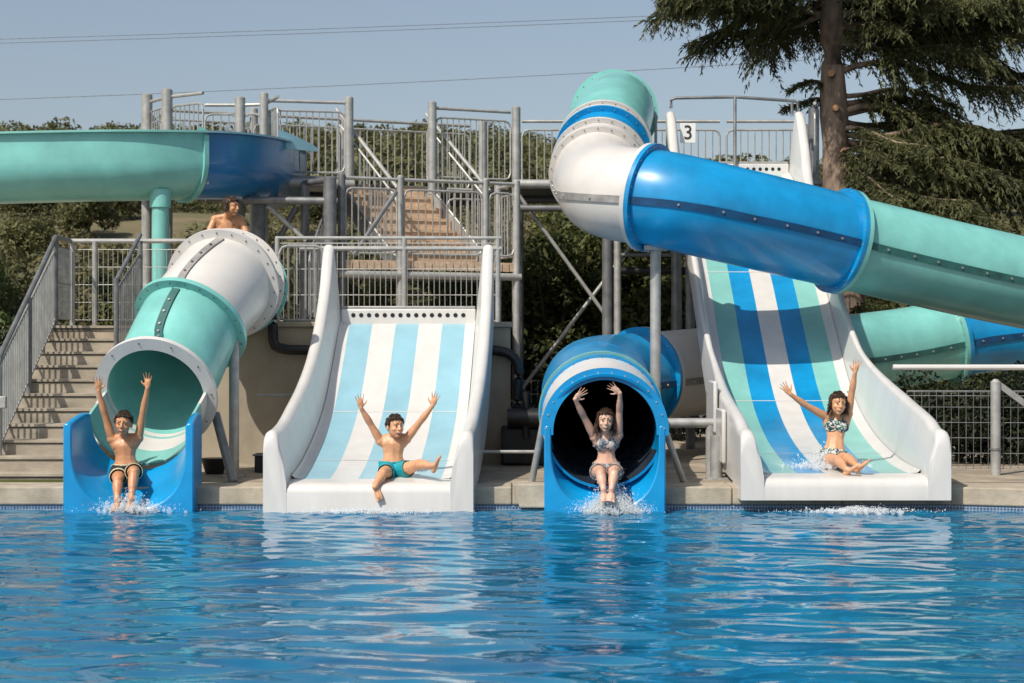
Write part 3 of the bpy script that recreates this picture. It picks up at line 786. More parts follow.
# terrace fence behind the short slide
tf2=thing('terrace_fence',(-1.2,3.9,1.72),'wire mesh fence with grey rails across the terrace behind the short slide','fence')
mesh_fence(tf2,(-2.65,3.95,0),(-.15,3.95,0),1.78,2.66,.06,.28,.005)
for z,m,r in ((2.72,'steel',.02),(2.60,'steel',.028)):
    b=MB(); b.bar((-2.68 if r<.025 else -2.4,3.95,z),(-.12,3.95,z),r,m,10); b.build('rail',tf2)
for x in (-2.66,-1.22,-.16):
    b=MB(); b.bar((x,3.95,1.72),(x,3.95,2.72),.028,'steel',10); b.build('post',tf2)
rail_panel(V((-2.62,3.8,1.76)),V((-2.12,3.8,1.76)),.02,.86,tf2,.09)
# coping with tile band
cp=thing('pool_coping',(0,.25,.2),'pale stone coping slabs along the pool edge above blue mosaic','pool edge')
x=-9.0
while x<3.98:
    x1=min(x+1.0,3.98); b=MB(); b.box((x+.004,-.02,.045),(x1-.004,.56,.206),'coping'); b.build('coping_slab',cp,smooth=False,bevel=.012); x=x1
# the edge bends towards the camera on the right
d=V((1,-.33,0)).normalized(); nrm=V((-d.y,d.x,0)); a0=V((3.98,-.02,0))
for k in range(7):
    a=a0+d*(k*1.0+.004); e=a0+d*(k*1.0+.996)
    w2=nrm*.58; b=MB(); vs=[]
    for z in (.045,.206):
        vs+=[V((a.x,a.y,z)),V((e.x,e.y,z)),V((e.x,e.y,z))+w2,V((a.x,a.y,z))+w2]
    b.add(vs,[(3,2,1,0),(4,5,6,7),(0,1,5,4),(1,2,6,5),(2,3,7,6),(3,0,4,7)],'coping'); b.build('coping_slab',cp,smooth=False,bevel=.012)
b=MB(); b.box((-9,.0,-.9),(3.98,.04,.044),'tile'); b.build('tile_band',cp,smooth=False)
b=MB(); e=a0+d*7+V((0,.02,0)); a=a0+V((0,.02,0)); b.add([(a.x,a.y,-.9),(e.x,e.y,-.9),(e.x,e.y,.044),(a.x,a.y,.044)],[(0,1,2,3)],'tile'); b.build('tile_band',cp,smooth=False)
b=MB(); e=a0+d*7
b.add([(3.98,.3,.2),(a0.x+.1,a0.y+.4,.2),(e.x,e.y+.3,.2),(20,.6,.2),(3.9,.6,.2)],[(0,1,2,3,4)],'paving'); struct(b.build('pavement',None,smooth=False))
b=MB(); b.box((-9,.565,.202),(-4.06,.70,.222),'laurel'); tag(b.build('moss_strip',None,smooth=False),'strip of green moss at the foot of the concrete steps','moss',kind='stuff')
# footing block and rods
ft_=thing('footing_block',(.2,.25,.2),'small pale concrete footing at the pool edge left of the round blue mouth','footing')
b=MB(); b.add([(0,-.06,.2),(.38,-.06,.2),(.38,.4,.2),(0,.4,.2),(.07,-.07,.02),(.38,-.07,.02),(.38,.4,.02),(.07,.4,.02)],[(0,1,2,3),(7,6,5,4),(0,4,5,1),(1,5,6,2),(2,6,7,3),(3,7,4,0)],'coping')
for v_ in range(4): x_,y_,z_=b.v[v_]; b.v[v_]=(x_,y_,.235)
b.build('block',ft_,smooth=False,bevel=.012)
def rod(name,a,b_,r,m,label,cat):
    q=MB(); q.bar(a,b_,r,m,10); return tag(q.build(name),label,cat)
rod('steel_rod',(-2.72,2.7,.97),(-2.05,2.7,.97),.016,'steel','thin pale rod across the sandy wall left of the short slide','rod')
rod('steel_rod',(-.40,.95,.47),(.25,.95,.47),.016,'steel','thin pale rod low behind the footing block, right of the short slide','rod')
# black water pipes
b=MB(); b.tube(spline([(-2.62,3.3,2.0),(-2.62,3.3,1.62),(-2.60,3.3,1.50),(-2.5,3.3,1.46),(-2.3,3.3,1.45),(-1.2,3.3,1.44),(-.15,3.3,1.44),(-.02,3.3,1.40),(.06,3.3,1.3),(.06,3.3,.8),(.1,3.3,.7)],.06),.055,'black',12)
tag(b.build('water_pipe'),'black plastic water pipe running along the sandy wall behind the short slide','pipe')
pb=thing('pump_unit',(-.05,2.4,.2),'dark pump casing in shade between the short slide and the round mouth','pump')
b=MB(); b.box((-.12,3.0,.2),(.42,3.39,.62),'black'); b.build('casing',pb,bevel=.03)
b=MB(); b.bar((-.05,2.95,.72),(.35,2.95,.72),.1,'black',16); b.build('motor',pb)
b=MB(); b.bar((.15,2.95,.5),(.15,2.95,1.0),.04,'black',12); b.build('outlet_pipe',pb)
# clutter at the foot of the wall
b=MB(); b.box((-2.62,1.9,.2),(-2.28,2.15,.37),'black'); b.box((-2.64,1.88,.37),(-2.26,2.17,.39),'steel_dark'); tag(b.build('valve_box',bevel=.01),'low dark box on the deck against the wall beside the short slide','box')
vb=thing('planter_pot',(-3.0,1.7,.2),'dark pot on the deck behind the tube slide strut','pot')
b=MB(); b.bar((-3.0,1.75,.2),(-3.0,1.75,.36),.09,'black',16,r2=.14); b.build('pot',vb)
# horizontal pipe rail and legs right of the round mouth
hr=thing('pipe_rail',(1.7,1.1,.2),'grey pipe barrier with legs between the round blue mouth and tall slide','rail')
b=MB(); b.bar((1.40,1.6,.72),(2.12,1.6,.72),.05,'steel',12); b.build('rail',hr)
for x in (1.48,1.98): 
    b=MB(); b.bar((x,1.6,.2),(x,1.6,.72),.045,'steel',12); b.build('leg',hr)
# right-hand fence
rf=thing('mesh_fence',(5,1.5,.2),'long welded wire mesh fence on the pool deck right of the tall slide','fence')
mesh_fence(rf,(3.98,1.73,0),(7.6,1.35,0),.26,1.03,.072,.155,.0036,'steel_dark')
mesh_fence(rf,(3.98,1.735,0),(7.6,1.355,0),.99,1.04,.072,.05,.0045,'steel_dark')
for x in (4.83,7.0):
    y=1.75-(x-3.75)*.104-.06; b=MB(); b.bar((x,y,.2),(x,y,1.13),.05,'steel',14); b.bar((x,y,1.13),(x,y,1.16),.05,'steel',14,r2=.02); b.bar((x,y,.45),(x,y,.47),.058,'steel_dark',14); b.build('post',rf)
b=MB(); b.flat((4.87,1.58,1.10),(5.55,1.7,.62),.02,.06,'steel'); b.build('brace',rf,smooth=False)
rod('grab_rail',(3.97,2.34,1.27),(6.3,2.2,1.27),.03,'white','long horizontal white rail above the mesh fence right of the tall slide','rail')
rf2=thing('mesh_fence',(1,9.6,.2),'low dark wire fence in the shade under the tower','fence')
mesh_fence(rf2,(.1,9.9,0),(3.6,9.9,0),.2,1.0,.09,.2,.007,'steel')
for x in (.1,1.25,2.4,3.6):
    b=MB(); b.bar((x,9.9,.2),(x,9.9,1.05),.03,'steel',10); b.build('post',rf2)

# ------------------------------------------------------------------ water
def water():
    xs=np.concatenate([np.linspace(-16,-5.6,60,endpoint=False),np.linspace(-5.6,5.6,640),np.linspace(5.62,16,60)])
    ys=np.concatenate([np.linspace(-22,-9,70,endpoint=False),np.linspace(-9,.02,900)])
    X,Yg=np.meshgrid(xs,ys)
    Z=np.zeros_like(X); r=np.random.default_rng(3)
    warp=.35*np.sin(X*.9+Yg*.5)+.25*np.sin(X*1.7-Yg*.8+2)
    for k in range(150):
        lam=0.15*(9.0**r.random()); kk=2*PI/lam
        th=r.normal(PI/2,.27 if lam<.7 else .36) if k%6 else r.uniform(0,2*PI)
        slope=.0235*r.uniform(.4,1.3)*(1.0 if lam<.6 else .62)*(.35 if k%6==0 else 1)
        amp=slope/kk
        ph=r.uniform(0,6.28)
        mod=.5+.5*np.sin(X*r.uniform(.3,1.6)+Yg*r.uniform(.3,1.6)+r.uniform(0,6.28))
        Z+=amp*mod*np.sin(kk*(X*math.cos(th)+Yg*math.sin(th))+ph+warp*min(3,.5*kk*.2))
    # churn where the slides pour in
    ch=np.zeros_like(X)
    for (cx,a) in ((-3.42,.8),(-1.3,1.0),(.83,1.1),(3.0,1.0)):
        rr=np.sqrt(((X-cx)/1.1)**2+((Yg+.45)/.75)**2); ch+=a*np.exp(-rr*rr*1.2)
    for k in range(40):
        lam=r.uniform(.07,.3); th=r.uniform(0,2*PI); kk=2*PI/lam
        Z+=ch*.0010*(lam/.15)*np.sin(kk*(X*math.cos(th)+Yg*math.sin(th))+r.uniform(0,6.28))
    Z[ys.searchsorted(-.0):]*=.5
    n,m=X.shape
    me=bpy.data.meshes.new('water'); me.vertices.add(n*m)
    me.vertices.foreach_set('co',np.stack([X,Yg,Z],-1).astype(np.float32).ravel())
    idx=np.arange(n*m).reshape(n,m)
    q=np.stack([idx[:-1,:-1],idx[:-1,1:],idx[1:,1:],idx[1:,:-1]],-1).reshape(-1,4)
    me.loops.add(q.size); me.polygons.add(len(q))
    me.loops.foreach_set('vertex_index',q.ravel().astype(np.int32))
    me.polygons.foreach_set('loop_start',np.arange(0,q.size,4,dtype=np.int32)); me.polygons.foreach_set('loop_total',np.full(len(q),4,dtype=np.int32))
    me.update(); me.validate(); me.shade_smooth()
    mt=bpy.data.materials.new('pool water'); mt.use_nodes=True; nt=mt.node_tree; L=nt.links.new; b=nt.nodes['Principled BSDF']
    b.inputs['Roughness'].default_value=.03; b.inputs['IOR'].default_value=1.36
    tc=nd(nt,'ShaderNodeTexCoord'); n1=nd(nt,'ShaderNodeTexNoise',Scale=1.6,Detail=4.0); L(tc.outputs['Object'],n1.inputs['Vector'])
    cr=nd(nt,'ShaderNodeValToRGB'); cr.color_ramp.elements[0].color=(.004,.09,.21,1); cr.color_ramp.elements[1].color=(.012,.18,.32,1)
    cr.color_ramp.elements[0].position=.3; cr.color_ramp.elements[1].position=.7
    L(n1.outputs['Fac'],cr.inputs[0]); L(cr.outputs[0],b.inputs['Base Color'])
    n2=nd(nt,'ShaderNodeTexNoise',Scale=14.0,Detail=3.0); L(tc.outputs['Object'],n2.inputs['Vector'])
    bp=nd(nt,'ShaderNodeBump',Strength=.05,Distance=.02); L(n2.outputs['Fac'],bp.inputs['Height']); L(bp.outputs[0],b.inputs['Normal'])
    me.materials.append(mt); o=bpy.data.objects.new('water',me); C.objects.link(o); struct(o)
water()
b=MB(); b.add([(-16,-22,-.9),(16,-22,-.9),(16,.1,-.9),(-16,.1,-.9)],[(0,1,2,3)],'tile'); struct(b.build('pool_floor',smooth=False))

# spray
M['spray']=mat('water spray',(.85,.88,.9),.25,var=.03); 
_b=M['spray'].node_tree.nodes['Principled BSDF']; _b.inputs['Alpha'].default_value=.62
M['veil']=mat('white water',(.85,.88,.9),.3,var=.03); M['veil'].node_tree.nodes['Principled BSDF'].inputs['Alpha'].default_value=.22
def spray(name,c,n,spread,height,label,seedv,rm=.006,dirx=0,base=None):
    r=random.Random(seedv); b=MB()
    for k in range(n):
        a=r.uniform(0,2*PI); q=abs(r.gauss(0,1)); h=abs(r.gauss(0,.5))*height*math.exp(-q*.5)
        p=V((c[0]+math.cos(a)*q*spread[0]+dirx*h,c[1]+math.sin(a)*q*spread[1],c[2]+h))
        rr=rm*r.uniform(.35,1.0)*(1.6 if r.random()<.06 else 1)
        b.ball(p,(rr*r.uniform(.8,1.6),rr,rr*r.uniform(.8,2.2)),'spray',1)
    for k in range(n//9):
        a=r.uniform(0,2*PI); q=abs(r.gauss(0,.7)); h=abs(r.gauss(0,.32))*height*math.exp(-q*.7)
        p=V((c[0]+math.cos(a)*q*spread[0],c[1]+math.sin(a)*q*spread[1],c[2]+h-.01)); rr=r.uniform(.006,.02)
        b.ball(p,(rr*r.uniform(.8,1.5),rr*.5,rr*r.uniform(.8,2.6)),'veil',2)
    return tag(b.build(name),label,'splash',kind='stuff')
spray('splash',(.88,-.44,.02),9000,(.15,.07),.27,'white splash at the feet of the woman in the round mouth',1,.0033)
spray('splash',(-3.40,-.36,.02),1800,(.2,.09),.18,'thin splash around the feet of the boy in dark shorts',2,.0036)
spray('splash',(-1.3,-.42,.01),1100,(.42,.07),.05,'low foam line in front of the short striped slide',3,.004)
spray('splash',(3.05,-.42,.02),1300,(.36,.09),.05,'spray dripping into the pool in front of the tall slide',4,.004)
spray('splash',(2.93,.45,.36),2200,(.2,.12),.15,'spray around the legs of the girl on the tall slide',5,.004)

# ------------------------------------------------------------------ vegetation
def leaf_cloud(name, centers, n, size, m, rs, shell_=.55, flat=.9, parent=None, aspect=.5):
    """centers: list of (c, radii). real leaf-sized faces spread through lumpy volumes"""
    r=np.random.default_rng(rs)
    vol=np.array([c[1][0]*c[1][1]*c[1][2] for c in centers])**(2/3); pr=vol/vol.sum()
    which=r.choice(len(centers),n,p=pr)
    cen=np.array([list(c[0]) for c in centers])[which]; rad=np.array([list(c[1]) for c in centers])[which]
    d=r.normal(size=(n,3)); d/=np.linalg.norm(d,axis=1)[:,None]
    rr=(shell_+(1.08-shell_)*r.random(n)**.6)
    p=cen+d*rad*rr[:,None]
    nrm=d*.8+r.normal(size=(n,3))*.7+np.array([0,0,.25]); nrm/=np.linalg.norm(nrm,axis=1)[:,None]
    a=np.cross(nrm,r.normal(size=(n,3))); a/=np.linalg.norm(a,axis=1)[:,None]; bb=np.cross(nrm,a)
    s=size*r.uniform(.55,1.25,n)[:,None]
    v=np.stack([p-a*s,p+bb*s*aspect+nrm*s*.1,p+a*s,p-bb*s*aspect+nrm*s*.1],1).reshape(-1,3)
    me=bpy.data.meshes.new(name); me.vertices.add(len(v)); me.vertices.foreach_set('co',v.astype(np.float32).ravel())
    me.loops.add(4*n); me.polygons.add(n); me.loops.foreach_set('vertex_index',np.arange(4*n,dtype=np.int32))
    me.polygons.foreach_set('loop_start',np.arange(0,4*n,4,dtype=np.int32)); me.polygons.foreach_set('loop_total',np.full(n,4,dtype=np.int32))
    me.update(); me.validate(); me.materials.append(M[m])
    o=bpy.data.objects.new(name,me); C.objects.link(o)
    if parent: o.parent=parent
    return o

def lumps(r, n, R, H, squash=.8):
    out=[]
    for k in range(n):
        a=r.uniform(0,2*PI); q=R*math.sqrt(r.random())*.75; z=r.uniform(.25,.9)*H
        w=R*r.uniform(.32,.55)*(1.1-.5*z/H)
        out.append(((math.cos(a)*q*(1.15-.6*z/H),math.sin(a)*q*(1.15-.6*z/H),z),(w,w,w*squash)))
    return out

def plant(name, R, H, n, size, m, label, cat, group, seedv, nl=14, stems=5, stem='stem', leafname='foliage', aspect=.5):
    r=random.Random(seedv)
    t=thing(name,(0,0,0),label,cat,group)
    leaf_cloud(leafname,lumps(r,nl,R,H),n,size,m,seedv,parent=t,aspect=aspect)
    b=MB()
    for k in range(stems):
        a=r.uniform(0,2*PI); b.tube([V((0,0,-.1)),V((math.cos(a)*R*.2,math.sin(a)*R*.2,H*.35)),V((math.cos(a)*R*.5,math.sin(a)*R*.5,H*.7))],[.05*H/3+.01,.035*H/3+.008,.012],'twig',6)
    o=b.build(stem); o.parent=t
    return t
def copy_tree(o):
    c=o.copy(); C.objects.link(c)
    for ch in list(o.children):
        d=ch.copy(); C.objects.link(d); d.parent=c
    return c

lt='tall dense laurel bush growing in the shade behind the tower'
laurels=[plant('laurel_bush',1.5,3.6,17000,.062,'laurel',lt,'bush','laurel bushes behind the tower',100+i,nl=18) for i in range(2)]
M['yew']=leaf_mat('dark hedge leaves',(.008,.014,.007),(.035,.045,.018),1.5,.15)  # deep shade put into the leaf colour of the added bushes
shade_proto=plant('dark_hedge_bush',.9,1.0,7000,.035,'yew','low dark hedge bush in shade behind the mesh fence','bush','dark hedge bushes behind the mesh fence',160,nl=14,stems=3)
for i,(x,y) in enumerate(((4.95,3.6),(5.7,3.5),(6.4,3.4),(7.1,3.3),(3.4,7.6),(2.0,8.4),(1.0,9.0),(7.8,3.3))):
    o=shade_proto if i==0 else copy_tree(shade_proto); o.location=(x,y,.2); o.rotation_euler.z=i*1.7; o.scale=(1,1,1+.08*math.sin(i*2))
spots=[(.7,11.6,1.0),(2.1,12.0,1.05),(3.3,11.4,.85),(1.4,13.2,1.15),(-.4,12.6,.95),(4.6,12.8,.8),(6.4,11.2,.62),(7.9,11.6,.66),(9.6,11.4,.7),(5.5,10.7,.55),(8.7,13.2,.85),(7.0,13.4,.8),(3.0,13.8,1.0)]
for i,(x,y,s) in enumerate(spots):
    o=laurels[i] if i<2 else copy_tree(laurels[i%2])
    o.location=(x,y,.2); o.scale=(s,s,s*random.uniform(.92,1.06)*(.62 if s<.52 else 1)); o.rotation_euler.z=random.uniform(0,6.3)
nb=plant('leafy_shrub',.75,2.7,6000,.05,'bushlit','bright green leafy shrub at the far left edge, beside the step railing','bush',None,140,nl=14)
nb.location=(-5.72,3.3,.2); nb.scale=(.6,.6,.95)
ns=plant('round_shrub',.55,.75,1500,.05,'scrub','round yellow green shrub seen between posts left of the tall slide','bush',None,141,nl=9); ns.location=(2.62,10.9,1.35); ns.scale=(1,1,1.2)
# dark low hedge plants beyond the terrace
hp=plant('low_shrub',.5,.75,2200,.04,'laurel','low dark shrub beyond the terrace fence','bush','low shrubs along the terrace',150,nl=8,stems=3)
for i,(x,y,s) in enumerate(((-5.2,8.8,1),(-4.6,9.0,.9),(-5.9,9.4,1.2),(-3.9,9.3,.8),(-2.6,10.2,1.1),(-1.9,10.6,1.2),(-1.0,10.9,1.3),(-.5,11.3,1.4))):
    o=hp if i==0 else copy_tree(hp); o.location=(x,y,1.66); o.scale=(s,s,s); o.rotation_euler.z=i*1.3

# terrain
def tz(x,y):
    tab=[(14,.4),(17,1.2),(22,1.7),(30,2.2),(45,3.2),(60,4.9),(72,7.5),(84,9.1),(100,10.8),(130,16.0),(165,21.5),(230,25),(420,22)]
    z=interp(tab,y)
    k=min(1,max(0,(y-15)/40))
    return z+k*(1.6*mnoise.noise(V((x*.018,y*.022,3)))+.5*mnoise.noise(V((x*.07,y*.06,7))))+max(0,(y-110)/60)*2.2*mnoise.noise(V((x*.02,1.7,9)))-2.6*min(1,max(0,(x+4)/20))*min(1,max(0,(y-90)/60))+.5*min(1,max(0,(-x-10)/20))*min(1,max(0,(y-90)/60))
def terrain():
    xs=np.linspace(-170,170,170); ys=np.concatenate([np.linspace(13.5,60,50,endpoint=False),np.linspace(60,420,90)])
    vs=[];fs=[]
    for y in ys:
        for x in xs: vs.append((x,y,tz(x,y)))
    n=len(xs)
    for i in range(len(ys)-1):
        for j in range(n-1): fs.append((i*n+j,i*n+j+1,(i+1)*n+j+1,(i+1)*n+j))
    m=mat('dry hillside',(.20,.155,.085),.95,scale=.16,var=.1,col2=(.075,.08,.034),bump=.5,bscale=2.0); M['hill']=m
    b=MB(); b.add(vs,fs,'hill'); struct(b.build('hillside'))
terrain()
# hill trees: nearer ones one by one
ol='bushy olive green tree on the hillside behind the slides'
protos=[plant('hill_tree',1.9,3.3,5200,.115,'oak',ol,'tree','trees on the hillside',200+i,nl=11,stems=3,stem='trunk',leafname='crown') for i in range(3)]
sl='pale dry bush on the near slope beyond the terrace'
sprotos=[plant('hill_bush',1.3,1.5,3500,.075,'scrub',sl,'bush','dry bushes on the near slope',220+i,nl=9,stems=3) for i in range(2)]
r=random.Random(77); used=[0,0]
for k in range(190):
    y=62+95*r.random(); x=r.uniform(-.34,.30)*(y+16)
    if 64<y<77 and r.random()<.75: continue
    if y>84: pass
    i=k%3; i=used[0]%3; o=protos[i] if used[0]<3 else copy_tree(protos[i]); used[0]+=1
    s=r.uniform(.6,1.1); o.location=(x,y,tz(x,y)-.1); o.scale=(s*r.uniform(.85,1.25),s,s*r.uniform(.8,1.1)); o.rotation_euler.z=r.uniform(0,6.3)
for k in range(150):
    y=20+38*r.random(); x=r.uniform(-.36,.02)*(y+16) if k%5 else r.uniform(.0,.32)*(y+16)
    i=k%2; o=sprotos[i] if k<2 else copy_tree(sprotos[i])
    s=r.uniform(.8,1.7); o.location=(x,y,tz(x,y)-.1); o.scale=(s,s,s*r.uniform(.7,1.1)); o.rotation_euler.z=r.uniform(0,6.3)
# low ground cover on the near slope
gc=[]
for k in range(2400):
    y=r.uniform(16,95); x=r.uniform(-.42,.42)*(y+16)
    if mnoise.noise(V((x*.09,y*.09,1)))<-.28: continue
    if 71.5<y<75.5+2*math.sin(x*.2): continue
    h=r.uniform(.35,.9); gc.append(((x,y,tz(x,y)+h*.3),(h*r.uniform(1.2,2.4),h*1.5,h*.6)))
o=leaf_cloud('ground_cover',gc,190000,.12,'scrub',19,shell_=.5); tag(o,'low olive scrub covering the slope behind the slides','scrub',kind='stuff')
# far wood as one mass
cl=[]
for k in range(900):
    y=r.uniform(84,200); x=r.uniform(-.42,.42)*(y+16)
    h=r.uniform(1.3,2.8)*(1.3 if r.random()<.06 else 1); cl.append(((x,y,tz(x,y)+h*.55),(h*r.uniform(.6,1.0),h*.7,h*.62)))
o=leaf_cloud('woodland',cl,230000,.26,'oak',9,shell_=.6); tag(o,'distant olive woodland covering the upper hill','woodland',kind='stuff')

# big conifer
def conifer(x0,y0,z0):
    t=thing('conifer_tree',(x0,y0,z0),'big dark conifer with bare reddish trunk behind the tall slide, branches overhanging','tree')
    r=random.Random(4)
    b=MB(); pts=[];rad=[]
    for k in range(30):
        z=k*.4; pts.append(V((x0-.04*z+.05*math.sin(z*.9),y0+.03*math.sin(z*1.3),z0-.2+z))); rad.append(.33*(1-z/15)+.02*math.sin(z*5)+.05*math.exp(-z))
    b.tube(pts,rad,'bark',20)
    V0=V((x0,y0,z0))
    needles=[]
    limbs=[]
    def branch(z,az,L,rise,droop,dens=1.0):
        i=min(29,int((z)/.4)); c=pts[i].copy(); c.z=z0+z
        d=V((math.cos(az),math.sin(az),0)); sd=V((-d.y,d.x,0)); P_=[]
        wob=r.uniform(-.15,.15)
        for k in range(9):
            q=k/8; P_.append(c+d*L*q+sd*wob*L*q*q+V((0,0,rise*q*L-droop*q*q*L+.13*L/3*math.sin(q*7+az*5+z*9))))
        b.tube(P_,[.055*(1-.88*k/8)*(L/3)**.5+.004 for k in range(9)],'bark',7)
        nt_=int(L*25*dens)
        for k in range(nt_):
            q=.16+.84*(k/nt_)**.9; i=min(7,int(q*8)); f=q*8-i; s=P_[i].lerp(P_[i+1],f)
            for sgn in (-1,1):
                tl=(.95-.55*q)*L*.30*r.uniform(.6,1.25); ang=r.uniform(.55,1.1)
                td=(d*math.cos(ang)+sd*sgn*math.sin(ang)).normalized(); dr=r.uniform(.25,1.2)
                m_=max(4,int(tl/.055)); prev=s
                for j in range(1,m_+1):
                    g=j/m_; pnt=s+td*tl*g+V((0,0,-dr*tl*g*g+r.uniform(-.02,.02)))
                    needles.append((prev.copy(),pnt.copy(),r.uniform(.010,.018)))
                    ax=(pnt-prev).normalized(); pr_=ax.cross(V((0,0,1))).normalized()
                    for _q in range(3):
                        b0=prev.lerp(pnt,r.random()); sg3=-1 if _q%2 else 1
                        nd_=(ax*r.uniform(.45,1)+pr_*sg3*r.uniform(.35,1.0)+V((0,0,r.uniform(-.75,.25)))).normalized()
                        needles.append((b0,b0+nd_*r.uniform(.05,.12),r.uniform(.007,.014)))
                    prev=pnt
    # z is height above ground
    whole=[]
    for k in range(44):
        z=6.9+4.6*r.random(); whole.append((z,r.uniform(0,2*PI),r.uniform(2.2,3.4),r.uniform(-.02,.14),r.uniform(.18,.36)))
    # overhanging arms to the left, as in view
    for z,az,L,ri,dr in ((6.85,3.05,2.55,.22,.22),(7.0,3.2,2.75,.2,.22),(7.2,2.9,2.9,.1,.24),(6.9,3.0,2.2,.2,.26),(7.3,3.05,2.6,.15,.26),(6.9,-.5,2.9,.1,.26),(7.1,-.1,3.6,.12,.24),(6.9,.25,3.5,.08,.22),(7.3,-.4,3.3,.1,.3),(7.1,.1,3.9,.05,.2),(6.8,-.8,2.8,.1,.26),(7.5,.0,3.8,.0,.2),(7.6,3.4,2.8,.0,.2),(7.0,5.3,2.5,.1,.25),(6.6,2.4,2.5,.1,.25),(5.55,3.3,.75,.12,.3),(5.25,2.9,.8,.1,.2),(6.3,-.1,1.6,.1,.1),(5.4,-.15,1.9,.0,.12)):
        whole.append((z,az,L,ri,dr))
    # the low skirts on the right
    for z,az,L,ri,dr in ((4.5,-.1,3.6,.04,.12),(4.2,-.45,3.3,.02,.16),(3.9,-.2,3.7,-.02,.12),(3.6,.25,3.4,.0,.2),(3.5,-.6,2.8,.02,.18),(3.3,-.05,3.6,-.04,.12),(3.0,-.35,3.2,-.03,.12),(2.75,.15,3.6,0,.1),(4.6,.3,3.6,.04,.16),(3.9,-.75,2.2,0,.2),(2.6,-.3,3.0,.02,.08),(4.75,-.35,3.0,.06,.16),(4.9,.1,4.3,.10,.12),(4.4,-1.0,1.5,.02,.3),(4.0,-1.1,1.6,.0,.3),(3.4,-1.0,1.7,.0,.3),(4.7,-.8,1.9,.05,.3),(3.0,-.95,1.6,0,.2),(5.0,.5,2.6,.04,.25),(5.3,.2,2.9,.04,.25),(5.7,-.25,2.9,.08,.22),(6.1,-.5,2.6,.08,.28),(6.2,.1,3.6,.06,.22),(4.5,-1.15,1.2,.02,.3),(6.5,-.2,3.2,.06,.24),(6.6,.3,3.4,.06,.24),(6.4,-.9,1.6,.1,.3),(5.0,-.15,3.4,.06,.2),(7.0,3.5,2.2,.12,.3),(6.7,2.75,2.4,.14,.26)):
        whole.append((z,az,L,ri,dr))
    for a in whole: branch(*a)
    b.build('trunk',t,angle=60)
    # cut stubs
    for k,(z,az) in enumerate(((5.05,-1.75),(4.35,-1.5),(4.1,-1.3),(3.4,-1.7),(3.15,-1.85),(2.75,-1.2),(5.6,-1.9))):
        i=min(29,int(z/.4)); c=pts[i].copy(); c.z=z0+z; dd=V((math.cos(az),math.sin(az),.15)); q=MB()
        q.bar(c+dd*.2,c+dd*.30,.055,'bark',10); q.bar(c+dd*.30,c+dd*.303,.055,'stub',10,r2=.045); q.build('branch_stub',t)
    n=len(needles); A=np.array([list(a[0]) for a in needles]); B=np.array([list(a[1]) for a in needles]); w=np.array([a[2] for a in needles])[:,None]
    rg=np.random.default_rng(8); dv=B-A; Ln=np.linalg.norm(dv,axis=1)[:,None]+1e-6; tdir=dv/Ln; A=A-tdir*.005; B=B+tdir*.01
    vs=[]
    for rep in range(1):
        o_=np.cross(tdir,rg.normal(size=(n,3))); o_/=np.linalg.norm(o_,axis=1)[:,None]; mid=A+(B-A)*.45
        vs.append(np.stack([A,mid+o_*w,B,mid-o_*w],1))
    v=np.concatenate(vs).reshape(-1,3); nf=len(v)//4
    me=bpy.data.meshes.new('crown'); me.vertices.add(len(v)); me.vertices.foreach_set('co',v.astype(np.float32).ravel())
    me.loops.add(4*nf); me.polygons.add(nf); me.loops.foreach_set('vertex_index',np.arange(4*nf,dtype=np.int32))
    me.polygons.foreach_set('loop_start',np.arange(0,4*nf,4,dtype=np.int32)); me.polygons.foreach_set('loop_total',np.full(nf,4,dtype=np.int32))
    me.update(); me.validate(); me.materials.append(M['needle'])
    o=bpy.data.objects.new('crown',me); C.objects.link(o); o.parent=t; o.matrix_parent_inverse=world_of(t).inverted()
    print('needle faces',nf)
conifer(5.42,12.2,.2)

# power lines
def wire(a,b_,sag,r,label):
    a=V(a); b_=V(b_); pts=[a.lerp(b_,k/40)-V((0,0,sag*4*(k/40)*(1-k/40))) for k in range(41)]
    q=MB(); q.tube(pts,r,'steel_dark',5); tag(q.build('power_line'),label,'cable')
def wp(px,py,Y): return P(px,py,Y)
wire(wp(-300,47,38),wp(1400,-22,44),.25,.009,'upper thin cable of the close pair crossing the top of the sky')
wire(wp(-300,51,38),wp(1400,-18,44),.25,.009,'lower thin cable of the close pair crossing the top of the sky')
wire(wp(-300,109,36),wp(1400,16,44),.4,.009,'single faint cable crossing the sky just above the slide tower')

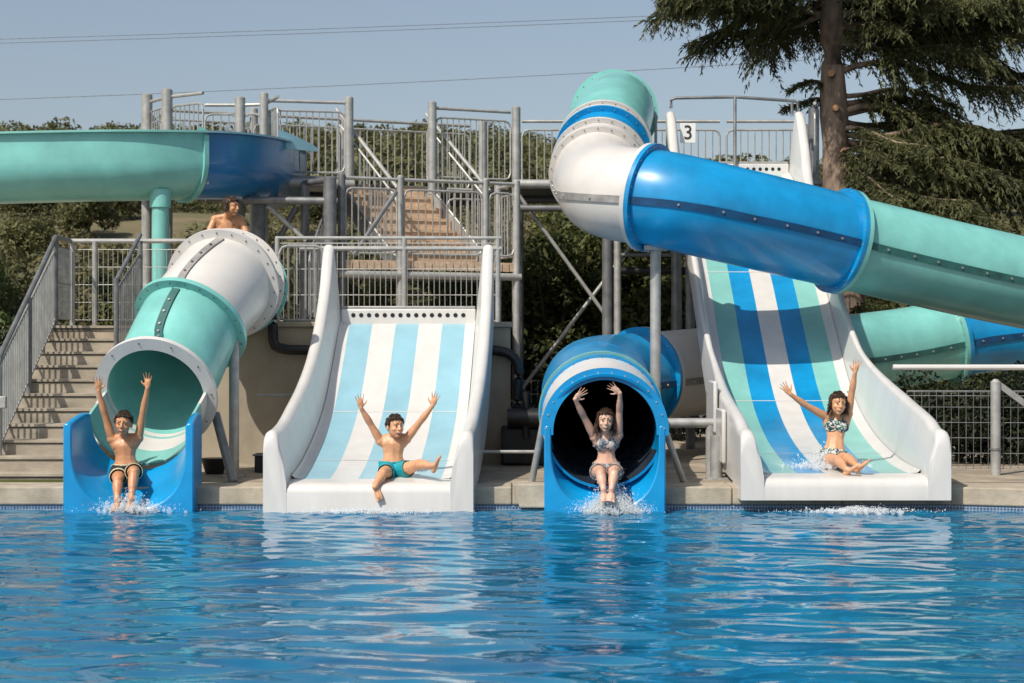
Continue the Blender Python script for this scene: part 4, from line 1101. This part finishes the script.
# ------------------------------------------------------------------ people
def remesh(raw_v, raw_f, name, m, voxel=.006, smooth=4):
    me=bpy.data.meshes.new(name); me.from_pydata(raw_v,[],raw_f)
    o=bpy.data.objects.new('tmp',me); C.objects.link(o)
    md=o.modifiers.new('r','REMESH'); md.mode='VOXEL'; md.voxel_size=voxel; md.use_smooth_shade=True
    sm=o.modifiers.new('s','SMOOTH'); sm.factor=.5; sm.iterations=smooth
    dg=bpy.context.evaluated_depsgraph_get(); new=bpy.data.meshes.new_from_object(o.evaluated_get(dg))
    bpy.data.objects.remove(o); new.name=name; new.materials.clear(); new.materials.append(M[m]); new.shade_smooth()
    return new
class Blob:
    def __init__(s): s.v=[]; s.f=[]
    def ell(s,c,ax,rad,sub=2):
        vs,fs=ICO[sub]; o=len(s.v)
        s.v+= [tuple(c+ax[0]*v[0]*rad[0]+ax[1]*v[1]*rad[1]+ax[2]*v[2]*rad[2]) for v in vs]
        s.f+= [tuple(k+o for k in f) for f in fs]
    def ball(s,c,r,sub=2): s.ell(V(c),(V((1,0,0)),V((0,1,0)),V((0,0,1))),(r,r,r),sub)
    def limb(s,a,b_,r0,r1,bulge=0,sub=2):
        a=V(a); b_=V(b_); L=(b_-a).length; n=max(2,int(L/(min(r0,r1)*.4)))
        for k in range(n+1):
            q=k/n; s.ball(a.lerp(b_,q),r0+(r1-r0)*q+bulge*math.sin(PI*min(1,q*1.4))*(1 if q<.72 else .3),sub)

def person(label, J, skin, hair, head_f, head_up, k=1.0, female=False, smile=True, wear=None, mouth_open=.5, foot=None, hand=None, hairlong=0, turn_eyes=0, hs_=1.05):
    """J: joints in metres. image-left limbs end in l, image-right limbs in r"""
    t=thing('person',J['pelvis'],label,'person')
    B=Blob(); bones=[]
    up=(J['neck']-J['pelvis']).normalized(); sd=(J['shr']-J['shl']); sd=(sd-up*sd.dot(up)).normalized(); fw=sd.cross(up)
    ax=(sd,fw,up)
    pel,ne=J['pelvis'],J['neck']; L=(ne-pel).length
    sw=(J['shr']-J['shl']).length/2
    prof=[(0,.118,.082),(.12,.116,.08),(.27,.103,.072),(.42,.10,.07),(.58,.113,.078),(.72,.122,.084),(.84,.108,.072),(.93,.072,.056)]
    if female: prof=[(0,.128,.088),(.12,.124,.084),(.27,.098,.070),(.42,.088,.064),(.58,.10,.07),(.72,.108,.076),(.84,.10,.066),(.93,.066,.052)]
    bend=J.get('bend',0.0)
    for i in range(41):
        q=i/40*.95
        for a_,b_ in zip(prof[:-1],prof[1:]):
            if a_[0]<=q<=b_[0] or (b_ is prof[-1] and q>b_[0]):
                f=min(1,(q-a_[0])/(b_[0]-a_[0])); w=a_[1]+(b_[1]-a_[1])*f; d=a_[2]+(b_[2]-a_[2])*f; break
        B.ell(pel.lerp(ne,q)+fw*bend*math.sin(PI*q),ax,(w*k,d*k,.05*k))
    bones.append(('torso',pel,ne,.09*k))
    # pecs / bust, shoulder blades
    ch=pel.lerp(ne,.70)
    for s in (-1,1):
        if female: B.ell(ch+sd*s*.048*k+fw*.058*k-up*.005,ax,(.046*k,.036*k,.045*k))
        else: B.ell(ch+sd*s*.050*k+fw*.040*k+up*.012,ax,(.062*k,.034*k,.050*k))
        B.ball(pel.lerp(ne,.06)+sd*s*.058*k-fw*.03*k,.078*k)
    # neck + head
    hc=J['head']; hf=V(head_f).normalized(); hu=V(head_up); hu=(hu-hf*hu.dot(hf)).normalized(); hs=hu.cross(hf); hax=(hs,hf,hu)
    B.limb(ne-up*.03*k,hc-hu*.045*k-hf*.015*k,.046*k,.044*k)
    bones.append(('neck',ne,hc,.05*k))
    g=k*hs_
    B.ell(hc+hu*.022*g-hf*.008*g,hax,(.074*g,.092*g,.088*g),3)
    B.ell(hc-hu*.028*g+hf*.022*g,hax,(.061*g,.066*g,.076*g),3)
    B.ell(hc-hu*.085*g+hf*.054*g,hax,(.026*g,.024*g,.022*g))
    for s in (-1,1):
        B.ell(hc-hu*.026*g+hf*.058*g+hs*s*.036*g,hax,(.024*g,.022*g,.022*g))
        B.ell(hc-hu*.012*g-hf*.006*g+hs*s*.075*g,hax,(.010*g,.020*g,.030*g))
        B.ell(hc+hu*.024*g+hf*.074*g+hs*s*.028*g,hax,(.026*g,.012*g,.009*g))
    B.limb(hc+hu*.012*g+hf*.088*g,hc-hu*.024*g+hf*.103*g,.008*g,.013*g)
    B.ell(hc-hu*.027*g+hf*.094*g,hax,(.017*g,.012*g,.010*g))
    B.ell(hc-hu*.055*g+hf*.082*g,hax,(.026*g,.012*g,.015*g))
    # arms + hands
    for s,q in ((-1,'l'),(1,'r')):
        sh,el,wr=J['sh'+q],J['el'+q],J['wr'+q]
        B.ball(sh,.052*k); B.limb(pel.lerp(ne,.86)+sd*s*.06*k,sh,.055*k,.05*k)
        B.limb(ne-up*.005*k,sh+up*.012*k,.042*k,.04*k)
        B.limb(pel.lerp(ne,.72)+sd*s*.085*k,sh,.05*k,.046*k)
        B.limb(sh,el,.044*k,.034*k,.003*k); B.limb(el,wr,.034*k,.0225*k,.005*k)
        bones.append(('arm',sh,wr,.04*k))
        hd,pn=hand[q] if hand else (None,None)
        d=V(hd).normalized(); n=V(pn); n=(n-d*n.dot(d)).normalized(); e=d.cross(n)
        if e.dot(-sd*s)<0: e=-e          # e points to the thumb side (towards the head)
        hk=k*.95
        pc=wr+d*.045*hk
        B.ell(pc,(e,n,d),(.036*hk,.016*hk,.048*hk)); B.ell(wr+d*.02*hk,(e,n,d),(.027*hk,.018*hk,.03*hk))
        for i,(off,ln,an) in enumerate(((.027,.068,.30),(.009,.077,.09),(-.009,.072,-.12),(-.027,.058,-.38))):
            r0=pc+e*off*hk+d*.034*hk; fd=(d*math.cos(an)+e*math.sin(an)).normalized()
            m1=r0+fd*ln*.55*hk+n*.002; m2=m1+(fd+n*.22).normalized()*ln*.5*hk
            B.limb(r0-d*.01*hk,m1,.0082*hk,.0078*hk,sub=1); B.limb(m1,m2,.0078*hk,.0062*hk,sub=1)
        th0=wr+d*.022*hk+e*.024*hk; td=(d*.62+e*.75+n*.2).normalized(); m1=th0+td*.038*hk; m2=m1+(d*.85+e*.5).normalized()*.03*hk
        B.limb(th0,m1,.0125*hk,.010*hk,sub=1); B.limb(m1,m2,.010*hk,.008*hk,sub=1)
    # legs + feet
    for s,q in ((-1,'l'),(1,'r')):
        hp_,kn,an=J['hip'+q],J['kn'+q],J['an'+q]
        B.limb(pel+sd*s*.05*k,hp_,.08*k,.078*k)
        B.limb(hp_,kn,.076*k if not female else .08*k,.050*k,.004*k); B.limb(kn,an,.048*k,.029*k,.009*k)
        B.ball(kn+ (fw*.012*k),.047*k)
        bones.append(('thigh',hp_,kn,.065*k)); bones.append(('shin',kn,an,.04*k))
        fd,fu=foot[q]; fd=V(fd).normalized(); fu=V(fu); fu=(fu-fd*fu.dot(fd)).normalized(); fe=fd.cross(fu)
        sole=an-fu*.032*k
        B.ell(sole-fd*.032*k,(fe,fd,fu),(.029*k,.034*k,.028*k)); B.limb(an,sole+fd*.03*k,.031*k,.028*k)
        B.limb(sole-fd*.01*k,sole+fd*.10*k,.026*k,.020*k)
        for j,o in enumerate((-.026,-.012,.002,.015,.027)):
            big=(j==0 if s>0 else j==4); base=sole+fd*.095*k+fe*o*k-fu*.004*k
            B.limb(sole+fd*.04*k+fe*o*k*.7,base,.017*k,.013*k,sub=1)
            B.limb(base,base+fd*(.042 if big else .033-.003*abs(j-2))*k,.0125*k if big else .0095*k,.011*k if big else .008*k,sub=1)
    me=remesh(B.v,B.f,'body',skin,.0058,3)
    body=bpy.data.objects.new('body',me); C.objects.link(body); body.parent=t; inv=world_of(t).inverted(); body.matrix_parent_inverse=inv
    def child(name,mesh,par=None):
        o=bpy.data.objects.new(name,mesh); C.objects.link(o); o.parent=par or t; o.matrix_parent_inverse=Matrix.Identity(4) if par else inv; return o
    # eyes, brows, mouth
    for s in (-1,1):
        e=hc+hu*.004*g+hf*.078*g+hs*s*.031*g
        E=Blob(); E.ell(e,hax,(.0115*g,.0075*g,.0038*g)); q=bpy.data.meshes.new('eye'); q.from_pydata(E.v,[],E.f); q.materials.append(M['eyew']); q.shade_smooth(); ey=child('eye',q)
        E=Blob(); E.ell(e+hf*.006*g+hs*turn_eyes,hax,(.0075*g,.0066*g,.0040*g)); q=bpy.data.meshes.new('iris'); q.from_pydata(E.v,[],E.f); q.materials.append(M['iris']); q.shade_smooth(); child('iris',q,ey)
        E=Blob()
        for j in range(6):
            w=j/5; E.ball(hc+hu*(.026+.007*math.sin(PI*w*.8))*g+hf*(.0875-.022*w)*g+hs*s*(.013+.04*w)*g,(.0055-.0025*w)*g,1)
        q=bpy.data.meshes.new('eyebrow'); q.from_pydata(E.v,[],E.f); q.materials.append(M[hair]); q.shade_smooth(); child('eyebrow',q)
    E=Blob(); Te=Blob()
    for j in range(13):
        w=(j-6)/6; c=hc-hu*(.060-.012*w*w)*g+hf*(.090-.020*w*w)*g+hs*w*.024*g; hgt=(.0028+.010*mouth_open)*(1-.75*w*w)
        E.ell(c-hu*.4*hgt*g,hax,(.008*g,.008*g,(hgt+.003)*g),1)
        if abs(w)<.8: Te.ell(c+hu*(.0008)*g+hf*.0022*g,hax,(.006*g,.006*g,(.0030*(1-.5*w*w))*g),1)
    q=bpy.data.meshes.new('mouth'); q.from_pydata(E.v,[],E.f); q.materials.append(M['lip']); q.shade_smooth(); mo=child('mouth',q)
    q=bpy.data.meshes.new('teeth'); q.from_pydata(Te.v,[],Te.f); q.materials.append(M['teeth']); q.shade_smooth(); child('teeth',q,mo)
    # hair
    H=Blob(); r=random.Random(hash(label)%1000 if False else len(label)*7+int(abs(hc.x)*100))
    ST=MB()
    def strand(p0,p1,p2,r0):
        q=[p0,p0.lerp(p1,.6),p1.lerp(p2,.35),p2]
        for a_,b_,ra,rb in ((q[0],q[1],r0,r0*.9),(q[1],q[2],r0*.9,r0*.7),(q[2],q[3],r0*.7,r0*.15)): ST.bar(a_,b_,ra,hair,4,r2=rb,caps=False)
    for i in range(1500):
        d=V((r.gauss(0,1),r.gauss(0,1),r.gauss(0,1))).normalized()
        if d.y>.42 and d.z<.60: continue
        if d.y>.05 and d.z<.02: continue
        if d.z<-.55 and not female: continue
        if d.z<-.75: continue
        if not female and abs(d.x)>.55 and d.z<-.12: continue
        nrm_=(hs*d.x+hf*d.y+hu*d.z)
        c=hc+hu*.024*g-hf*.008*g+hs*d.x*.071*g+hf*d.y*.088*g+hu*d.z*.085*g
        if i<420: H.ball(c,.0125*g,1)
        fl=(hf*.9+hs*r.uniform(-.6,.6) if d.z>.72 else -hu+hs*d.x*.35)
        fl=(fl-nrm_*fl.dot(nrm_)).normalized(); ln=r.uniform(.022,.042)*g
        jit=V((r.uniform(-1,1),r.uniform(-1,1),r.uniform(-1,1)))*.012*g
        strand(c+nrm_*.006*g,c+nrm_*r.uniform(.004,.012)*g+fl*ln*.5+jit*.5,c+nrm_*r.uniform(-.002,.007)*g+fl*ln+jit,.0042*g)
    for s in (-1,1):                      # fringe
        for j in range(26):
            w=r.random(); c=hc+hu*(.090-.014*w)*g+hf*(.056-.03*w*w)*g+hs*s*(.0+.066*w)*g
            strand(c,c+hf*.022*g-hu*.006*g+hs*r.uniform(-.012,.012)*g,c-hu*r.uniform(.008,.026+.02*w)*g+hf*(.026*(1-w))*g+hs*s*r.uniform(0,.014)*g,.0046*g)
    if hairlong:
        for i in range(230):
            a=r.uniform(-.2,PI+.2); c=hc+hs*math.cos(a)*.074*g-hf*(math.sin(a)*.08-.012)*g+hu*r.uniform(-.03,.06)*g
            wv=r.uniform(-.012,.012)*g
            mid=c-hu*hairlong*.5*g+hs*(math.cos(a)*.022*g*r.uniform(.2,1.3)+wv)-hf*.008*g
            end=c-hu*hairlong*r.uniform(.65,1.1)*g+hs*(math.cos(a)*.03*g*r.uniform(-.3,1.5)-wv)+hf*.02*g*r.uniform(-.5,1.2)
            strand(c,mid,end,.0058*g)
            if i<40: H.limb(c,c-hu*hairlong*.3*g,.012*g,.009*g,sub=1)
    hm=remesh(H.v,H.f,'hair',hair,.0055,2)
    bmh=bmesh.new(); bmh.from_mesh(hm); tmp=bpy.data.meshes.new('t'); tmp.from_pydata(ST.v,[],ST.f); bmh.from_mesh(tmp); bmh.to_mesh(hm); bmh.free(); bpy.data.meshes.remove(tmp); hm.shade_smooth()
    child('hair',hm)
    # clothes cut from the body's own surface
    def nearest_bone(p):
        best=None;bd=9
        for (nm,a,b_,rr) in bones:
            d=b_-a; q=max(0,min(1,(p-a).dot(d)/d.length_squared)); dist=(p-(a+d*q)).length-rr
            if dist<bd: bd=dist; best=(nm,q)
        return best
    n=len(me.vertices); co=np.empty(n*3); me.vertices.foreach_get('co',co); co=co.reshape(-1,3)
    no=np.empty(n*3); me.vertices.foreach_get('normal',no); no=no.reshape(-1,3)
    polys=[tuple(p.vertices) for p in me.polygons]
    def garment(name,pred,off,m,sm=2):
        keep=[]
        info={}
        for f in polys:
            c=V(co[list(f)].mean(0))
            if pred(c): keep.append(f)
        idx={}
        vs=[];fs=[]
        for f in keep:
            g=[]
            for v in f:
                if v not in idx: idx[v]=len(vs); vs.append(tuple(co[v]+no[v]*off))
                g.append(idx[v])
            fs.append(tuple(g))
        if not fs: print('EMPTY garment',name,label); return
        q=bpy.data.meshes.new(name); q.from_pydata(vs,[],fs); q.materials.append(M[m]); q.shade_smooth()
        o=child(name,q)
        s_=o.modifiers.new('smooth','SMOOTH'); s_.factor=.5; s_.iterations=sm
        sl_=o.modifiers.new('thick','SOLIDIFY'); sl_.thickness=.004; sl_.offset=1
        return o
    ctx=dict(pel=pel,ne=ne,up=up,sd=sd,fw=fw,L=L,k=k,nb=nearest_bone,ch=ch)
    if wear: wear(garment,ctx)
    return t

def wear_shorts(m,trim=None,leg=.62,top=.17):
    def f(g,c):
        def pred(p):
            nm,q=c['nb'](p); h=(p-c['pel']).dot(c['up'])/c['L']
            return (nm=='torso' and h<top) or (nm=='thigh' and q<leg and h<top+.02)
        g('swim_shorts',pred,.011,m,6)
        if trim:
            def pt_(p):
                nm,q=c['nb'](p); return nm=='thigh' and leg-.10<q<leg+.01
            g('shorts_hem',pt_,.017,trim,3)
        def pw(p):
            nm,q=c['nb'](p); h=(p-c['pel']).dot(c['up'])/c['L']; return nm=='torso' and top-.035<h<top+.012
        g('waistband',pw,.014,trim or m,3)
    return f
def wear_bikini(m,strap=None):
    def f(g,c):
        k=c['k']
        def band(p):
            nm,q=c['nb'](p); 
            if nm!='torso': return False
            r=p-c['pel']; h=r.dot(c['up'])/c['L']; x=abs(r.dot(c['sd'])); front=r.dot(c['fw'])>0.0
            if front:
                cup=(abs(x-.05*k)/(.066*k))**2+((h-.69)*c['L']/(.066*k))**2<1
                return cup or (.61<h<.665) or (h>.69 and abs(x-.055*k)<.008*k)
            return .61<h<.665
        g('bikini_top',band,.006,m,3)
        def low(p):
            nm,q=c['nb'](p)
            r=p-c['pel']; h=r.dot(c['up'])/c['L']; x=abs(r.dot(c['sd']))
            if nm=='thigh' and q>.24: return False
            if nm not in('torso','thigh'): return False
            return h<.15 and h>-.4
        g('bikini_bottom',low,.007,m,3)
    return f

vF=V((0,-1,0))
def JJ(**k): return {a:(P(*b) if isinstance(b,tuple) else b) for a,b in k.items()}
# boy, far left tube
J=JJ(pelvis=(126,469,.12),neck=(124.5,437,.14),head=(123.5,423.5,.05),shl=(112,439,.13),shr=(138.5,438,.13),ell=(105,415,.08),wrl=(98.5,391,.02),elr=(143,413,.08),wrr=(147.5,388,.02),
     hipl=(118.5,474,.08),hipr=(133.5,472,.08),knl=(118,480,-.22),anl=(117,499,-.33),knr=(134,472,-.22),anr=(131.5,498,-.36))
person('shirtless boy in dark swim shorts, arms raised, sliding out of the left tube',J,'skin1','hair_dark',(.03,-1,-.05),(.05,0,1),.94,wear=wear_shorts('shorts_dark','shorts_trim',.55,.12),mouth_open=.35,
  hand={'l':((-.02,-.1,1),(.35,-1,0)),'r':((.05,-.1,1),(-.2,-1,0))},foot={'l':((-.25,-.75,-.65),(-.4,-.6,.55)),'r':((-.12,-.65,-.75),(.1,-.75,.6))},)
# boy, short slide
J=JJ(pelvis=(393,467,.24),neck=(393.5,435,.26),head=(395,426.5,.19),shl=(380.5,441,.25),shr=(406.5,439,.25),ell=(370.5,424,.2),wrl=(361,408,.14),elr=(420,422,.2),wrr=(432.5,406,.15),
     hipl=(387.5,472,.17),hipr=(401.5,471,.18),knl=(383,473,-.12),anl=(375,487,-.28),knr=(419,464,.0),anr=(432,466,-.14))
person('laughing shirtless boy in turquoise shorts, arms flung up, on the short striped slide',J,'skin2','hair_dark',(.62,-1,.02),(.05,0,1),.93,wear=wear_shorts('shorts_teal',None,.42,.14),mouth_open=1.0,
  hand={'l':((-.12,-.1,1),(.2,-1,0)),'r':((.3,-.1,1),(-.2,-1,0))},foot={'l':((.3,-.35,-.9),(-.3,-1,.2)),'r':((.38,-.45,.9),(-.7,.1,.5))})
# woman, round mouth
J=JJ(pelvis=(606.5,468,-.08),neck=(606,433,-.10),head=(605.5,420.5,-.18),shl=(594.5,437,-.11),shr=(618.5,435,-.11),ell=(584,417,-.2),wrl=(575,399,-.31),elr=(619.5,411,-.2),wrr=(620,393,-.31),
     hipl=(598,472,-.13),hipr=(615,472,-.13),knl=(600.5,474,-.44),anl=(603.5,489,-.52),knr=(614,474,-.44),anr=(611.5,489,-.53))
person('smiling woman in a pale patterned bikini, arms bent overhead, leaving the round blue tube',J,'skin3','hair_brown',(.02,-1,-.05),(.04,0,1),.90,female=True,wear=wear_bikini('bikini_a'),mouth_open=.35,hairlong=.13,
  hand={'l':((.75,-.1,.72),(.3,-1,-.2)),'r':((-.8,-.1,.62),(-.3,-1,-.2))},foot={'l':((.05,-.7,-.7),(0,-.7,.7)),'r':((-.05,-.7,-.7),(0,-.7,.7))})
# girl, tall slide
J=JJ(pelvis=(834,457,.62),neck=(837,413,.72),head=(838,403.5,.61),shl=(826.5,417,.7),shr=(848,414,.7),ell=(807,406,.62),wrl=(790,394,.55),elr=(852,391,.64),wrr=(855,372.5,.58),
     hipl=(827,461,.55),hipr=(841,460,.55),knl=(838,460,.22),anl=(846,469,-.06),knr=(848,458,.24),anr=(857,466,-.02))
person('smiling girl in a leaf print bikini, arms spread, sliding down the tall striped slide',J,'skin2','hair_brown',(.12,-1,-.06),(.08,0,1),.93,female=True,wear=wear_bikini('bikini_b'),mouth_open=.4,hairlong=.10,
  hand={'l':((-.6,-.1,.75),(.2,-1,0)),'r':((.15,-.1,1),(-.1,-1,0))},foot={'l':((.45,-.55,.4),(-.2,-.3,1)),'r':((.5,-.5,.55),(-.3,-.2,1))})
# child waiting at the tube entry
J=JJ(pelvis=V((-3.30,4.3,2.38)),neck=V((-3.27,4.2,2.99)),head=(231.5,206.5,4.1),shl=V((-3.41,4.2,2.95)),shr=V((-3.11,4.22,2.95)),ell=V((-3.52,4.1,2.66)),wrl=V((-3.42,3.9,2.5)),elr=V((-2.99,4.1,2.66)),wrr=V((-2.96,3.9,2.5)),
     hipl=V((-3.38,4.3,2.33)),hipr=V((-3.22,4.3,2.33)),knl=V((-3.38,4.27,2.02)),anl=V((-3.38,4.32,1.78)),knr=V((-3.22,4.27,2.02)),anr=V((-3.22,4.32,1.78)))
person('dark haired child with bare shoulders looking right, waiting at top of the left tube',J,'skin1','hair_dark',(.8,-.55,-.08),(0,0,1),.95,wear=wear_shorts('shorts_dark',None,.55,.12),mouth_open=.0,hairlong=.05,
  hand={'l':((.1,-1,-.2),(0,0,-1)),'r':((-.1,-1,-.2),(0,0,-1))},foot={'l':((0,-1,0),(0,0,1)),'r':((0,-1,0),(0,0,1))})

# ------------------------------------------------------------------ light, sky, camera
dL=V((.5,.64,-.92)).normalized()
sun=bpy.data.lights.new('sun','SUN'); sun.energy=4.0; sun.angle=math.radians(.5); sun.color=(1,.93,.82)
so=bpy.data.objects.new('sun',sun); C.objects.link(so); so.rotation_euler=dL.to_track_quat('-Z','Y').to_euler(); so.location=(-8,-8,15)
w=bpy.data.worlds.new('World'); scene.world=w; w.use_nodes=True; nt=w.node_tree
sk=nt.nodes.new('ShaderNodeTexSky'); sk.sky_type='NISHITA'; sk.sun_disc=False
el=math.asin(-dL.z); sk.sun_elevation=el; sk.sun_rotation=math.atan2(-dL.x,-dL.y)
sk.air_density=1.0; sk.dust_density=2.6; sk.ozone_density=.3; sk.altitude=300
hs=nt.nodes.new('ShaderNodeHueSaturation'); hs.inputs['Saturation'].default_value=.82; nt.links.new(sk.outputs[0],hs.inputs['Color']); nt.links.new(hs.outputs[0],nt.nodes['Background'].inputs[0]); nt.nodes['Background'].inputs[1].default_value=.102
cam=bpy.data.cameras.new('camera'); co_=bpy.data.objects.new('camera',cam); C.objects.link(co_)
co_.location=(0,-CAMD,CAMH); co_.rotation_euler=(PI/2,0,0)
cam.sensor_width=36; cam.lens=F/1024*36; cam.shift_y=(HZ-341.5)/1024; cam.clip_end=2000; cam.clip_start=.1
cam.dof.use_dof=True; cam.dof.focus_distance=16.3; cam.dof.aperture_fstop=5.0
scene.camera=co_
vs_=scene.view_settings; vs_.view_transform='Standard'; vs_.look='None'; vs_.exposure=.14; vs_.gamma=1
scene.cycles.max_bounces=8; scene.cycles.use_denoising=True
